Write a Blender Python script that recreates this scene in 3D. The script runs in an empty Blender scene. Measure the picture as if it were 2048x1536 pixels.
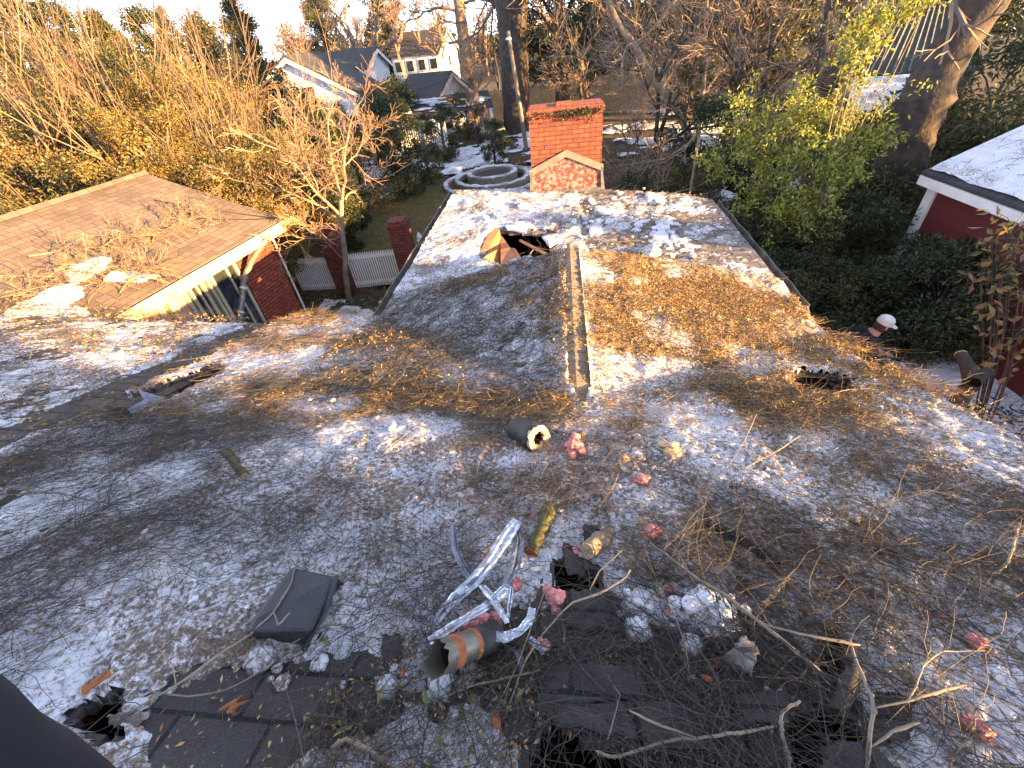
import bpy, math, random
import numpy as np
from mathutils import Matrix, Vector
random.seed(7)
C = bpy.context.scene.collection
scn = bpy.context.scene
# ------------------------------------------------------------------ camera
FPX, CX, CY, EYE = 860.0, 1024.0, 768.0, 5.35
_d = np.array([1150 - CX, -(1812 - CY), -FPX]); _d /= np.linalg.norm(_d)
_up = -_d; _fh = np.array([0, 0, -1.0]); _fh -= _up * np.dot(_fh, _up); _fh /= np.linalg.norm(_fh)
_rt = np.cross(_fh, _up)
RC = np.array([_rt, _fh, _up])            # camera -> world
cam = bpy.data.cameras.new('camera'); camo = bpy.data.objects.new('camera', cam); C.objects.link(camo)
m = Matrix([list(RC[i]) + [(0, 0, EYE)[i]] for i in range(3)] + [[0, 0, 0, 1]])
camo.matrix_world = m
cam.sensor_width = 36; cam.lens = 36 * FPX / 2048; cam.clip_start = 0.05; cam.clip_end = 3000
scn.camera = camo
A = math.radians(9.2); cA, sA = math.cos(A), math.sin(A)
def hw(u, v, z=0.0):                       # house plan coordinates -> world
    return np.array([cA * u + sA * v, -sA * u + cA * v, z])
def wh(x, y): return cA * x - sA * y, sA * x + cA * y
# ------------------------------------------------------------------ sun and sky
SUN_AZ, SUN_EL = math.radians(70), math.radians(9.5)
s_h = (math.sin(SUN_AZ) * math.cos(SUN_EL), -math.cos(SUN_AZ) * math.cos(SUN_EL))
sv = hw(*s_h); sv[2] = math.sin(SUN_EL)
sun = bpy.data.lights.new('sun', 'SUN'); suno = bpy.data.objects.new('sun', sun); C.objects.link(suno)
sun.energy = 5.0; sun.angle = math.radians(0.6); sun.color = (1.0, 0.58, 0.21)
suno.rotation_euler = Vector(sv).to_track_quat('Z', 'Y').to_euler()
w = bpy.data.worlds.new('World'); scn.world = w; w.use_nodes = True
nt = w.node_tree; bg = nt.nodes['Background']
sky = nt.nodes.new('ShaderNodeTexSky'); sky.sky_type = 'NISHITA'; sky.sun_disc = False
sky.sun_elevation = math.radians(12); sky.sun_rotation = math.atan2(sv[0], sv[1])
sky.air_density = .5; sky.dust_density = .1; sky.ozone_density = 3.0; sky.altitude = 2500
hs = nt.nodes.new('ShaderNodeHueSaturation'); hs.inputs['Saturation'].default_value = .48
nt.links.new(sky.outputs[0], hs.inputs['Color']); nt.links.new(hs.outputs[0], bg.inputs[0]); bg.inputs[1].default_value = 0.15
scn.view_settings.view_transform = 'Standard'; scn.view_settings.look = 'None'
scn.view_settings.exposure = 3.05; scn.view_settings.gamma = 1
scn.cycles.max_bounces = 5; scn.cycles.diffuse_bounces = 3; scn.cycles.transparent_max_bounces = 4
# ------------------------------------------------------------------ pixel / ray helpers (to measure positions)
def ray(px, py):
    v = RC @ np.array([px - CX, -(py - CY), -FPX]); return v / np.linalg.norm(v)
def PZ(px, py, z):
    r = ray(px, py); return np.array([0, 0, EYE]) + r * (z - EYE) / r[2]
def PD(px, py, dist):
    r = ray(px, py); return np.array([0, 0, EYE]) + r * dist / math.hypot(r[0], r[1])
def G(px, py, dist):
    p = PD(px, py, dist); p[2] = 0; return p
# ------------------------------------------------------------------ noise
def _h(ix, iy, s):
    n = (ix.astype(np.int64) * 374761393 + iy.astype(np.int64) * 668265263 + s * 1442695041) & 0x7fffffff
    n = ((n ^ (n >> 13)) * 1274126177) & 0x7fffffff
    return ((n ^ (n >> 16)) & 0xffff) / 65535.0
def vn(x, y, s=0):
    x = np.asarray(x, float); y = np.asarray(y, float)
    ix, iy = np.floor(x), np.floor(y); fx, fy = x - ix, y - iy
    fx = fx * fx * (3 - 2 * fx); fy = fy * fy * (3 - 2 * fy)
    a, b = _h(ix, iy, s), _h(ix + 1, iy, s); c, d = _h(ix, iy + 1, s), _h(ix + 1, iy + 1, s)
    return (a * (1 - fx) + b * fx) * (1 - fy) + (c * (1 - fx) + d * fx) * fy
def fbm(x, y, o=4, s=0, g=.5):
    t = 0; a = 1; n = 0
    for i in range(o):
        t = t + a * vn(x * 2 ** i + 17.3 * i, y * 2 ** i - 9.1 * i, s + i); n += a; a *= g
    return t / n
# ------------------------------------------------------------------ mesh helpers
def join(parts):
    Vs, Fs, o = [], [], 0
    for V, F in parts:
        Vs.append(np.asarray(V, float)); 
        for f in F:
            if len(f): Fs.append(np.asarray(f, np.int64) + o)
        o += len(V)
    return np.concatenate(Vs), Fs
def mesh(name, VF, smooth=False, uvaxes=None):
    V, F = VF
    V = np.asarray(V, float); F = [np.asarray(f, np.int64) for f in F if len(f)]
    me = bpy.data.meshes.new(name)
    me.vertices.add(len(V)); me.vertices.foreach_set('co', V.astype(np.float32).ravel())
    loops = np.concatenate([f.ravel() for f in F]); tot = np.concatenate([np.full(len(f), f.shape[1]) for f in F])
    st = np.concatenate([[0], np.cumsum(tot)[:-1]])
    me.loops.add(len(loops)); me.loops.foreach_set('vertex_index', loops.astype(np.int32))
    me.polygons.add(len(tot)); me.polygons.foreach_set('loop_start', st.astype(np.int32)); me.polygons.foreach_set('loop_total', tot.astype(np.int32))
    me.polygons.foreach_set('use_smooth', np.full(len(tot), bool(smooth)))
    me.update(calc_edges=True)
    if uvaxes is not None:                 # box projection in metres, in a frame (3x3) of its own
        W = V @ np.asarray(uvaxes, float).T
        uv = me.uv_layers.new(name='UVMap'); out = np.zeros((len(loops), 2)); k = 0
        for f in F:
            n = np.abs(np.cross(W[f[:, 1]] - W[f[:, 0]], W[f[:, 2]] - W[f[:, 0]]))
            ax = np.argmax(n * np.array([1, 1, .9]), axis=1)
            P = W[f]
            a = np.where((ax == 0)[:, None], P[..., 1], P[..., 0]); b = np.where((ax == 2)[:, None], P[..., 1], P[..., 2])
            q = np.stack([a, b], -1).reshape(-1, 2); out[k:k + len(q)] = q; k += len(q)
        uv.data.foreach_set('uv', out.astype(np.float32).ravel())
    return me
I3 = np.eye(3); HAX = np.array([[cA, -sA, 0], [sA, cA, 0], [0, 0, 1]])   # world -> house axes
def thing(name, loc, label, cat, group=None, kind=None):
    o = bpy.data.objects.new(name, None); o.empty_display_size = .1; C.objects.link(o); o.location = [float(c) for c in loc]
    o['label'] = label; o['category'] = cat
    if group: o['group'] = group
    if kind: o['kind'] = kind
    return o
def wloc(o):
    L = np.array(o.location)
    return L + wloc(o.parent) if o.parent else L
def part(name, parts, mat, parent, smooth=False, uv=None, label=None):
    VF = join(parts) if isinstance(parts, list) else parts
    V = VF[0] - wloc(parent)
    me = mesh(name, (V, VF[1]), smooth, None)
    if uv is not None:
        me2 = mesh(name, (VF[0], VF[1]), smooth, uv)      # uv from world position
        bpy.data.meshes.remove(me); me = me2
        me.vertices.foreach_set('co', V.astype(np.float32).ravel()); me.update()
    me.materials.append(mat)
    o = bpy.data.objects.new(name, me); C.objects.link(o); o.parent = parent
    if label: o['label'] = label
    return o
def solo(name, parts, mat, label, cat, group=None, kind=None, smooth=False, uv=None):
    V, F = join(parts) if isinstance(parts, list) else parts
    c = np.array([V[:, 0].mean(), V[:, 1].mean(), V[:, 2].min()])
    me = mesh(name, (V, F), smooth, uv); me.vertices.foreach_set('co', (V - c).astype(np.float32).ravel()); me.update()
    me.materials.append(mat); o = bpy.data.objects.new(name, me); C.objects.link(o); o.location = c
    if label: o['label'] = label
    if cat: o['category'] = cat
    if group: o['group'] = group
    if kind: o['kind'] = kind
    return o
def copy_tree(o, parent=None):
    c = o.copy(); C.objects.link(c); c.parent = parent
    for ch in o.children: copy_tree(ch, c)
    return c
QB = np.array([[0, 3, 2, 1], [4, 5, 6, 7], [0, 1, 5, 4], [1, 2, 6, 5], [2, 3, 7, 6], [3, 0, 4, 7]])
def box(c, s, ax=None):                    # centre, full size, axes rows
    h = np.array(s) / 2.0
    V = np.array([[-1, -1, -1], [1, -1, -1], [1, 1, -1], [-1, 1, -1], [-1, -1, 1], [1, -1, 1], [1, 1, 1], [-1, 1, 1]]) * h
    if ax is not None: V = V @ np.asarray(ax)
    return V + np.asarray(c), [QB]
HB = np.array([[cA, -sA, 0], [sA, cA, 0], [0, 0, 1]])   # rows = house axes in world
def hbox(u0, u1, v0, v1, z0, z1):
    return box(hw((u0 + u1) / 2, (v0 + v1) / 2, (z0 + z1) / 2), (u1 - u0, v1 - v0, z1 - z0), HB)
def slabp(pts, t):                         # polygon extruded by vector t
    P = np.asarray(pts, float); n = len(P); V = np.concatenate([P, P + np.asarray(t)])
    sides = np.array([[i, (i + 1) % n, n + (i + 1) % n, n + i] for i in range(n)])
    F = [sides]
    top = np.arange(n)[None]; F += [top[:, ::-1], top + n]
    return V, F
def tube(P, R, n=6, cap=True, flat=1.0):
    P = np.asarray(P, float); k = len(P); R = np.broadcast_to(np.asarray(R, float), (k,))
    T = np.gradient(P, axis=0); T /= np.linalg.norm(T, axis=1)[:, None] + 1e-9
    ref = np.array([0, 0, 1.0]) if abs(T[0][2]) < .9 else np.array([1.0, 0, 0])
    V = []
    for i in range(k):
        a = np.cross(T[i], ref); a /= np.linalg.norm(a) + 1e-9; b = np.cross(a, T[i]); ref = b
        th = np.arange(n) * 2 * math.pi / n
        V.append(P[i] + R[i] * (np.cos(th)[:, None] * a + flat * np.sin(th)[:, None] * b))
    V = np.concatenate(V)
    i = np.arange(k - 1)[:, None] * n; j = np.arange(n)[None]; j2 = (j + 1) % n
    F = [np.stack([i + j, i + j2, i + n + j2, i + n + j], -1).reshape(-1, 4)]
    if cap: F += [np.arange(n)[None][:, ::-1], (np.arange(n) + (k - 1) * n)[None]]
    return V, F
def segs(P0, P1, R0, R1, n=3):             # many separate tapered rods at once
    P0, P1 = np.asarray(P0), np.asarray(P1); N = len(P0)
    T = P1 - P0; T /= np.linalg.norm(T, axis=1)[:, None] + 1e-9
    ref = np.where((np.abs(T[:, 2]) < .9)[:, None], [0, 0, 1.0], [1.0, 0, 0])
    a = np.cross(T, ref); a /= np.linalg.norm(a, axis=1)[:, None] + 1e-9; b = np.cross(a, T)
    th = np.arange(n) * 2 * math.pi / n
    ring = np.cos(th)[None, :, None] * a[:, None] + np.sin(th)[None, :, None] * b[:, None]
    V = np.stack([P0[:, None] + ring * np.asarray(R0)[:, None, None], P1[:, None] + ring * np.asarray(R1)[:, None, None]], 1).reshape(-1, 3)
    i = np.arange(N)[:, None] * 2 * n; j = np.arange(n)[None]; j2 = (j + 1) % n
    return V, [np.stack([i + j, i + j2, i + n + j2, i + n + j], -1).reshape(-1, 4)]
def strands(P, R, n=3):                    # P (N,k,3), R (N,k): joined thin tubes
    N, k = P.shape[:2]
    T = np.gradient(P, axis=1); T /= np.linalg.norm(T, axis=2)[..., None] + 1e-9
    ref = np.where((np.abs(T[..., 2:3]) < .85), np.array([0, 0, 1.0]), np.array([1.0, 0, 0]))
    a = np.cross(T, ref); a /= np.linalg.norm(a, axis=2)[..., None] + 1e-9; b = np.cross(a, T)
    th = np.arange(n) * 2 * math.pi / n
    V = P[:, :, None] + R[:, :, None, None] * (np.cos(th)[:, None] * a[:, :, None] + np.sin(th)[:, None] * b[:, :, None])
    V = V.reshape(-1, 3); s = np.arange(N)[:, None, None] * k * n; i = np.arange(k - 1)[None, :, None] * n
    j = np.arange(n)[None, None]; j2 = (j + 1) % n
    return V, [np.stack([s + i + j, s + i + j2, s + i + n + j2, s + i + n + j], -1).reshape(-1, 4)]
def leaves(Pt, L, W, rng, up=.3, D=None):  # leaf-shaped bent quads pairs
    N = len(Pt); 
    D = rng.normal(size=(N, 3)) if D is None else D + rng.normal(size=(N, 3)) * .5
    D /= np.linalg.norm(D, axis=1)[:, None]
    Nn = rng.normal(size=(N, 3)); Nn[:, 2] += up; S = np.cross(D, Nn); S /= np.linalg.norm(S, axis=1)[:, None] + 1e-9
    Nn = np.cross(S, D); L = np.broadcast_to(L, (N,))[:, None] * rng.uniform(.6, 1.2, (N, 1)); W = np.broadcast_to(W, (N,))[:, None] * rng.uniform(.7, 1.2, (N, 1))
    V = np.stack([Pt, Pt + D * L * .45 + S * W * .5 + Nn * L * .06, Pt + D * L - Nn * L * .08, Pt + D * L * .45 - S * W * .5 + Nn * L * .06], 1).reshape(-1, 3)
    i = np.arange(N)[:, None] * 4
    return V, [np.concatenate([i + 0, i + 1, i + 2, i + 3], 1)]
def blob(c, r, seed, n=14, rough=.3, flat=(1, 1, 1), freq=2.5):
    rng = np.random.default_rng(seed); th = np.linspace(0, math.pi, n // 2 + 2)[1:-1]; ph = np.arange(n) * 2 * math.pi / n
    d = [np.array([0, 0, 1.0])] + [np.array([math.sin(t) * math.cos(p), math.sin(t) * math.sin(p), math.cos(t)]) for t in th for p in ph] + [np.array([0, 0, -1.0])]
    d = np.array(d); o = rng.uniform(0, 50)
    k = 1 + rough * 2 * (fbm(d[:, 0] * freq + o + d[:, 2] * 1.7, d[:, 1] * freq + o - d[:, 2] * 1.3, 3, seed) - .5)
    V = d * k[:, None] * np.array(flat) * r + np.asarray(c); F4 = []; F3 = []; R = len(th)
    for i in range(R - 1):
        for j in range(n): F4.append([1 + i * n + j, 1 + (i + 1) * n + j, 1 + (i + 1) * n + (j + 1) % n, 1 + i * n + (j + 1) % n])
    for j in range(n):
        F3.append([0, 1 + j, 1 + (j + 1) % n]); F3.append([len(V) - 1, 1 + (R - 1) * n + (j + 1) % n, 1 + (R - 1) * n + j])
    return V, [np.array(F4), np.array(F3)]
def lathe(c, prof, n=20, ax=None, jag=0, seed=0):
    rng = np.random.default_rng(seed); th = np.arange(n) * 2 * math.pi / n; k = len(prof)
    V = np.array([[r * math.cos(t), r * math.sin(t), z] for (r, z) in prof for t in th])
    if jag: V += rng.normal(size=V.shape) * jag
    if ax is not None: V = V @ np.asarray(ax)
    i = np.arange(k - 1)[:, None] * n; j = np.arange(n)[None]; j2 = (j + 1) % n
    return V + np.asarray(c), [np.stack([i + j, i + j2, i + n + j2, i + n + j], -1).reshape(-1, 4)]
def axes_from(zd, hint=(0, 0, 1)):
    z = np.asarray(zd, float); z /= np.linalg.norm(z); x = np.cross(hint, z); x /= np.linalg.norm(x); return np.array([x, np.cross(z, x), z])
def ribbon(P, W, twist, t=.0015, seed=0):
    P = np.asarray(P, float); T = np.gradient(P, axis=0); T /= np.linalg.norm(T, axis=1)[:, None]; V = []; rg = np.random.default_rng(seed); m = 7; pl = rg.normal(size=m) * .07; k = len(P)
    wob = [fbm(np.arange(k) * .35 + 9 * j, np.full(k, seed * 3.1 + j), 2, seed) - .5 for j in range(m)]
    for i, (p, d, wd, tw) in enumerate(zip(P, T, W, twist)):
        s = np.cross(d, [0, 0, 1.0]); s /= np.linalg.norm(s) + 1e-9; u = np.cross(s, d); s2 = s * math.cos(tw) + u * math.sin(tw); n2 = np.cross(s2, d)
        for j in range(m): V.append(p + s2 * wd * (j / (m - 1) - .5) + n2 * wd * (pl[j] + .22 * wob[j][i]))
    F = [[i * m + j, i * m + j + 1, (i + 1) * m + j + 1, (i + 1) * m + j] for i in range(k - 1) for j in range(m - 1)]
    return np.array(V), [np.array(F)]
def resample(P, n):
    P = np.asarray(P, float); s = np.concatenate([[0], np.cumsum(np.linalg.norm(np.diff(P, axis=0), axis=1))]); t = np.linspace(0, s[-1], n)
    return np.stack([np.interp(t, s, P[:, i]) for i in range(P.shape[1])], 1)
def inpoly(u, v, poly):
    r = np.zeros(np.shape(u), bool); n = len(poly)
    for i in range(n):
        x0, y0 = poly[i]; x1, y1 = poly[(i + 1) % n]
        if y0 == y1: continue
        c = ((y0 > v) != (y1 > v)) & (u < (x1 - x0) * (v - y0) / (y1 - y0) + x0); r ^= c
    return r
# ------------------------------------------------------------------ materials
def _mat(name):
    mt = bpy.data.materials.new(name); mt.use_nodes = True; n = mt.node_tree.nodes; l = mt.node_tree.links
    return mt, n, l, n['Principled BSDF']
def _ramp(n, l, src, stops):
    r = n.new('ShaderNodeValToRGB'); e = r.color_ramp.elements
    while len(e) < len(stops): e.new(.5)
    for i, (p, c) in enumerate(stops): e[i].position = p; e[i].color = (*c, 1)
    l.new(src, r.inputs[0]); return r.outputs[0]
def _noise(n, l, scale, detail=4, vec=None, rough=.55):
    t = n.new('ShaderNodeTexNoise'); t.inputs['Scale'].default_value = scale; t.inputs['Detail'].default_value = detail; t.inputs['Roughness'].default_value = rough
    if vec is not None: l.new(vec, t.inputs['Vector'])
    return t.outputs[0]
def _geo(n): return n.new('ShaderNodeNewGeometry').outputs['Position']
def _mix(n, l, f, a, b, mode='MIX'):
    x = n.new('ShaderNodeMix'); x.data_type = 'RGBA'; x.blend_type = mode
    for s, v in ((0, f), (6, a), (7, b)):
        if hasattr(v, 'is_linked') or hasattr(v, 'links'): l.new(v, x.inputs[s])
        elif s == 0: x.inputs[0].default_value = v
        else: x.inputs[s].default_value = (*v, 1)
    return x.outputs[2]
def _bump(n, l, b, h, strength, dist):
    x = n.new('ShaderNodeBump'); x.inputs['Strength'].default_value = strength; x.inputs['Distance'].default_value = dist
    l.new(h, x.inputs['Height']); l.new(x.outputs[0], b.inputs['Normal'])
def _scale(n, l, vec, s):
    m_ = n.new('ShaderNodeMapping'); m_.inputs['Scale'].default_value = s; l.new(vec, m_.inputs['Vector']); return m_.outputs[0]
def mplain(name, c1, c2=None, scale=6, rough=.8, metal=0, bump=.3, bd=.004, bs=40, coord='Object'):
    mt, n, l, b = _mat(name); b.inputs['Roughness'].default_value = rough; b.inputs['Metallic'].default_value = metal
    tc = n.new('ShaderNodeTexCoord').outputs[coord]
    c2 = c2 or tuple(x * .7 for x in c1)
    l.new(_ramp(n, l, _noise(n, l, scale, 5, tc), [(.35, c1), (.65, c2)]), b.inputs['Base Color'])
    if bump: _bump(n, l, b, _noise(n, l, bs, 4, tc), bump, bd)
    return mt
def mleaf(name, cols, trans=.35, rough=.45):
    mt, n, l, b = _mat(name); g = n.new('ShaderNodeNewGeometry')
    k = len(cols); c = _ramp(n, l, g.outputs['Random Per Island'], [((i + .5) / k, c) for i, c in enumerate(cols)])
    l.new(c, b.inputs['Base Color']); b.inputs['Roughness'].default_value = rough
    t = n.new('ShaderNodeBsdfTranslucent'); l.new(c, t.inputs[0]); ms = n.new('ShaderNodeMixShader'); ms.inputs[0].default_value = trans
    l.new(b.outputs[0], ms.inputs[1]); l.new(t.outputs[0], ms.inputs[2]); l.new(ms.outputs[0], n['Material Output'].inputs[0])
    return mt
def misl(name, cols, rough=.8):
    mt, n, l, b = _mat(name); g = n.new('ShaderNodeNewGeometry'); k = len(cols)
    c = _ramp(n, l, g.outputs['Random Per Island'], [((i + .5) / k, c) for i, c in enumerate(cols)])
    c = _mix(n, l, .5, c, _ramp(n, l, _noise(n, l, 60, 3, g.outputs['Position']), [(.3, (.4, .4, .4)), (.7, (1, 1, 1))]), 'MULTIPLY')
    l.new(c, b.inputs['Base Color']); b.inputs['Roughness'].default_value = rough
    return mt
def mshingle(name, ca, cb, cm, bw=.3, rh=.14, bd=.006, wear=None):
    mt, n, l, b = _mat(name); uv = n.new('ShaderNodeTexCoord').outputs['UV']; pos = _geo(n)
    t = n.new('ShaderNodeTexBrick'); l.new(uv, t.inputs['Vector']); t.offset = .37; t.squash = .8; t.squash_frequency = 3
    for k_, v_ in (('Color1', ca), ('Color2', cb), ('Mortar', cm)): t.inputs[k_].default_value = (*v_, 1)
    t.inputs['Scale'].default_value = 1; t.inputs['Brick Width'].default_value = bw; t.inputs['Row Height'].default_value = rh
    t.inputs['Mortar Size'].default_value = .008; t.inputs['Mortar Smooth'].default_value = .3; t.inputs['Bias'].default_value = 0
    gr = _ramp(n, l, _noise(n, l, 260, 2, pos), [(.35, (.55, .55, .55)), (.55, (1, 1, 1)), (.72, (1.6, 1.6, 1.7))])
    c = _mix(n, l, 1.0, t.outputs['Color'], gr, 'MULTIPLY')
    c = _mix(n, l, 1.0, c, _ramp(n, l, _noise(n, l, 1.6, 5, pos), [(.3, (.75, .75, .75)), (.7, (1.15, 1.12, 1.08))]), 'MULTIPLY')
    if wear: c = _mix(n, l, _ramp(n, l, _noise(n, l, 5, 8, pos, .7), [(wear[1], (0, 0, 0)), (wear[1] + .12, (1, 1, 1))]), c, wear[0])
    l.new(c, b.inputs['Base Color']); b.inputs['Roughness'].default_value = .92
    h = n.new('ShaderNodeMath'); h.operation = 'MULTIPLY_ADD'; l.new(_noise(n, l, 220, 2, pos), h.inputs[0]); h.inputs[1].default_value = .3
    inv = n.new('ShaderNodeMath'); inv.operation = 'SUBTRACT'; inv.inputs[0].default_value = 1; l.new(t.outputs['Fac'], inv.inputs[1]); l.new(inv.outputs[0], h.inputs[2])
    _bump(n, l, b, h.outputs[0], .8, bd)
    return mt
def mbrick(name, ca, cb, cm, white=0):
    mt, n, l, b = _mat(name); uv = n.new('ShaderNodeTexCoord').outputs['UV']; pos = _geo(n)
    t = n.new('ShaderNodeTexBrick'); l.new(uv, t.inputs['Vector']); t.offset = .5
    for k_, v_ in (('Color1', ca), ('Color2', cb), ('Mortar', cm)): t.inputs[k_].default_value = (*v_, 1)
    t.inputs['Scale'].default_value = 1; t.inputs['Brick Width'].default_value = .215; t.inputs['Row Height'].default_value = .076
    t.inputs['Mortar Size'].default_value = .011; t.inputs['Mortar Smooth'].default_value = .1; t.inputs['Bias'].default_value = -.1
    c = _mix(n, l, 1.0, t.outputs['Color'], _ramp(n, l, _noise(n, l, 9, 5, pos), [(.3, (.6, .55, .55)), (.7, (1.15, 1.1, 1.1))]), 'MULTIPLY')
    if white: c = _mix(n, l, _ramp(n, l, _noise(n, l, 14, 6, pos, .7), [(.47, (0, 0, 0)), (.60, (.8, .8, .8))]), c, (.34, .27, .23))
    l.new(c, b.inputs['Base Color']); b.inputs['Roughness'].default_value = .9
    inv = n.new('ShaderNodeMath'); inv.operation = 'SUBTRACT'; inv.inputs[0].default_value = 1; l.new(t.outputs['Fac'], inv.inputs[1])
    _bump(n, l, b, inv.outputs[0], .7, .006)
    return mt
def msiding(name, c, rows=8, rough=.7):
    mt, n, l, b = _mat(name); uv = n.new('ShaderNodeTexCoord').outputs['UV']
    s = n.new('ShaderNodeSeparateXYZ'); l.new(uv, s.inputs[0]); mu = n.new('ShaderNodeMath'); mu.operation = 'MULTIPLY'; mu.inputs[1].default_value = rows; l.new(s.outputs[1], mu.inputs[0])
    fr = n.new('ShaderNodeMath'); fr.operation = 'FRACT'; l.new(mu.outputs[0], fr.inputs[0])
    cc = _ramp(n, l, fr.outputs[0], [(0, tuple(x * .45 for x in c)), (.12, c)])
    cc = _mix(n, l, 1, cc, _ramp(n, l, _noise(n, l, 3, 5, _geo(n)), [(.3, (.8, .8, .8)), (.7, (1, 1, 1))]), 'MULTIPLY')
    l.new(cc, b.inputs['Base Color']); b.inputs['Roughness'].default_value = rough; _bump(n, l, b, fr.outputs[0], .6, .01)
    return mt
def msnow(name, dirt=.5, dcol=(.16, .12, .085)):
    mt, n, l, b = _mat(name); pos = _geo(n)
    big = _ramp(n, l, _noise(n, l, 1.7, 6, pos, .65), [(.35, (0, 0, 0)), (.68, (1, 1, 1))])
    fine = _noise(n, l, 42, 7, pos, .75)
    ad = n.new('ShaderNodeMath'); ad.operation = 'MULTIPLY_ADD'; l.new(big, ad.inputs[0]); ad.inputs[1].default_value = .26; l.new(fine, ad.inputs[2])
    f = _ramp(n, l, ad.outputs[0], [(.66 - .12 * dirt, (0, 0, 0)), (.77 - .1 * dirt, (1, 1, 1))])
    white = _ramp(n, l, _noise(n, l, 8, 5, pos), [(.3, (.50, .51, .54)), (.7, (.82, .82, .85))] if dirt > .2 else [(.3, (.62, .64, .70)), (.7, (.80, .81, .84))])
    grit = _ramp(n, l, _noise(n, l, 90, 4, pos), [(.3, tuple(x * .5 for x in dcol)), (.5, dcol), (.75, tuple(min(1, x * 2.2) for x in dcol))])
    c = _mix(n, l, f, white, grit)
    sp = _ramp(n, l, _noise(n, l, 150, 2, pos), [(.30, (.2, .16, .12)), (.36, (1, 1, 1))])
    c = _mix(n, l, .8 * dirt, c, sp, 'MULTIPLY')
    l.new(c, b.inputs['Base Color']); b.inputs['Roughness'].default_value = .75
    h = n.new('ShaderNodeMath'); h.operation = 'ADD'; l.new(_noise(n, l, 55, 5, pos, .7), h.inputs[0]); l.new(_noise(n, l, 14, 3, pos), h.inputs[1])
    _bump(n, l, b, h.outputs[0], .9, .012)
    return mt
M = {}
M['snow'] = msnow('dirty_snow', .72); M['snow_clean'] = msnow('clean_snow', .06); M['snow_mid'] = msnow('crusted_snow', .42)
M['shingle'] = mshingle('charcoal_shingle', (.05, .044, .044), (.075, .066, .062), (.014, .013, .013))
M['shingle_far'] = mshingle('weathered_shingle', (.15, .125, .105), (.20, .17, .14), (.06, .05, .045), wear=((.36, .34, .32), .5))
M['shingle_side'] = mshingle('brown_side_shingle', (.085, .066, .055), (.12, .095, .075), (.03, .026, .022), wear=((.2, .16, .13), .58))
M['shingle_cap'] = mshingle('ridge_cap_shingle', (.25, .19, .135), (.31, .24, .165), (.19, .14, .10), .4, .137)
M['shingle_tan'] = mshingle('tan_shingle', (.115, .085, .065), (.17, .128, .10), (.07, .055, .045), .26, .13)
M['roof_dark'] = mshingle('dark_roof_shingle', (.05, .047, .05), (.075, .07, .07), (.03, .03, .03), .4, .16)
M['brick'] = mbrick('red_brick', (.42, .085, .035), (.24, .045, .024), (.07, .035, .025))
M['brick_wash'] = mbrick('whitewashed_brick', (.22, .05, .04), (.16, .04, .032), (.10, .07, .06), 1)
M['brick_dark'] = mbrick('dark_red_brick', (.24, .05, .03), (.13, .032, .022), (.05, .03, .025))
M['white'] = mplain('white_paint', (.78, .76, .70), (.66, .63, .57), 3, .6)
M['cream'] = mplain('cream_paint', (.48, .43, .30), (.38, .34, .23), 3, .6)
M['siding'] = msiding('white_siding', (.72, .74, .78)); M['redwall'] = msiding('red_siding', (.12, .014, .012), 6)
M['glass'] = mplain('window_glass', (.02, .024, .03), (.035, .04, .045), 2, .08, 0, 0)
M['blind'] = mplain('pink_blind', (.50, .30, .22), (.42, .25, .19), 2, .8)
M['metal'] = mplain('grey_gutter_metal', (.14, .13, .12), (.30, .27, .23), 9, .5, .4)
M['gutter'] = mplain('weathered_gutter', (.16, .16, .14), (.07, .06, .05), 6, .6, .2)
M['bark'] = mplain('dark_bark', (.075, .055, .042), (.03, .024, .02), 5, .95, 0, 1, .03, 14)
M['bark_light'] = mplain('pale_bark', (.30, .24, .16), (.15, .115, .08), 6, .9, 0, .8, .01, 30)
M['bark_tan'] = mplain('tan_bark', (.30, .22, .14), (.16, .11, .07), 5, .9, 0, .8, .02, 16)
M['twig'] = misl('twig_wood', [(.07, .052, .038), (.12, .085, .055), (.045, .036, .03), (.18, .12, .07), (.085, .065, .05)])
M['twig_dark'] = misl('dark_twig_wood', [(.035, .03, .026), (.065, .052, .042), (.028, .024, .02), (.09, .07, .05)])
M['chip'] = misl('leaf_chips', [(.52, .24, .06), (.34, .16, .05), (.64, .42, .13), (.16, .09, .045), (.50, .36, .11), (.70, .52, .22)])
M['chip_g'] = misl('pale_chips', [(.5, .42, .3), (.14, .13, .05), (.30, .25, .16), (.6, .56, .48)])
M['wood'] = mplain('pale_wood', (.55, .36, .18), (.40, .24, .11), 8, .8); M['ply'] = mplain('plywood', (.50, .22, .085), (.36, .15, .06), 3, .8)
M['fence_wood'] = mplain('fence_wood', (.48, .34, .18), (.30, .21, .12), 4, .9)
M['leaf_gold'] = mleaf('golden_leaf', [(.15, .14, .03), (.26, .21, .05), (.08, .09, .02), (.30, .21, .06), (.27, .14, .04)])
M['leaf_gold2'] = mleaf('golden_brown_leaf', [(.16, .14, .04), (.26, .20, .06), (.07, .075, .02), (.24, .15, .06), (.22, .12, .04)])
M['leaf_bright'] = mleaf('bright_green_leaf', [(.28, .30, .045), (.42, .42, .06), (.15, .19, .03), (.06, .09, .02), (.52, .48, .10)], .4, .35)
M['leaf_dark'] = mleaf('dark_green_leaf', [(.028, .042, .016), (.045, .06, .02), (.02, .03, .012), (.065, .075, .03)], .25, .4)
M['leaf_olive'] = mleaf('olive_leaf', [(.06, .07, .022), (.10, .10, .03), (.04, .05, .018), (.14, .11, .04)], .3, .5)
M['leaf_brown'] = mleaf('brown_leaf', [(.24, .12, .05), (.34, .18, .08), (.16, .08, .035), (.42, .24, .12)], .3, .7)
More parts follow.
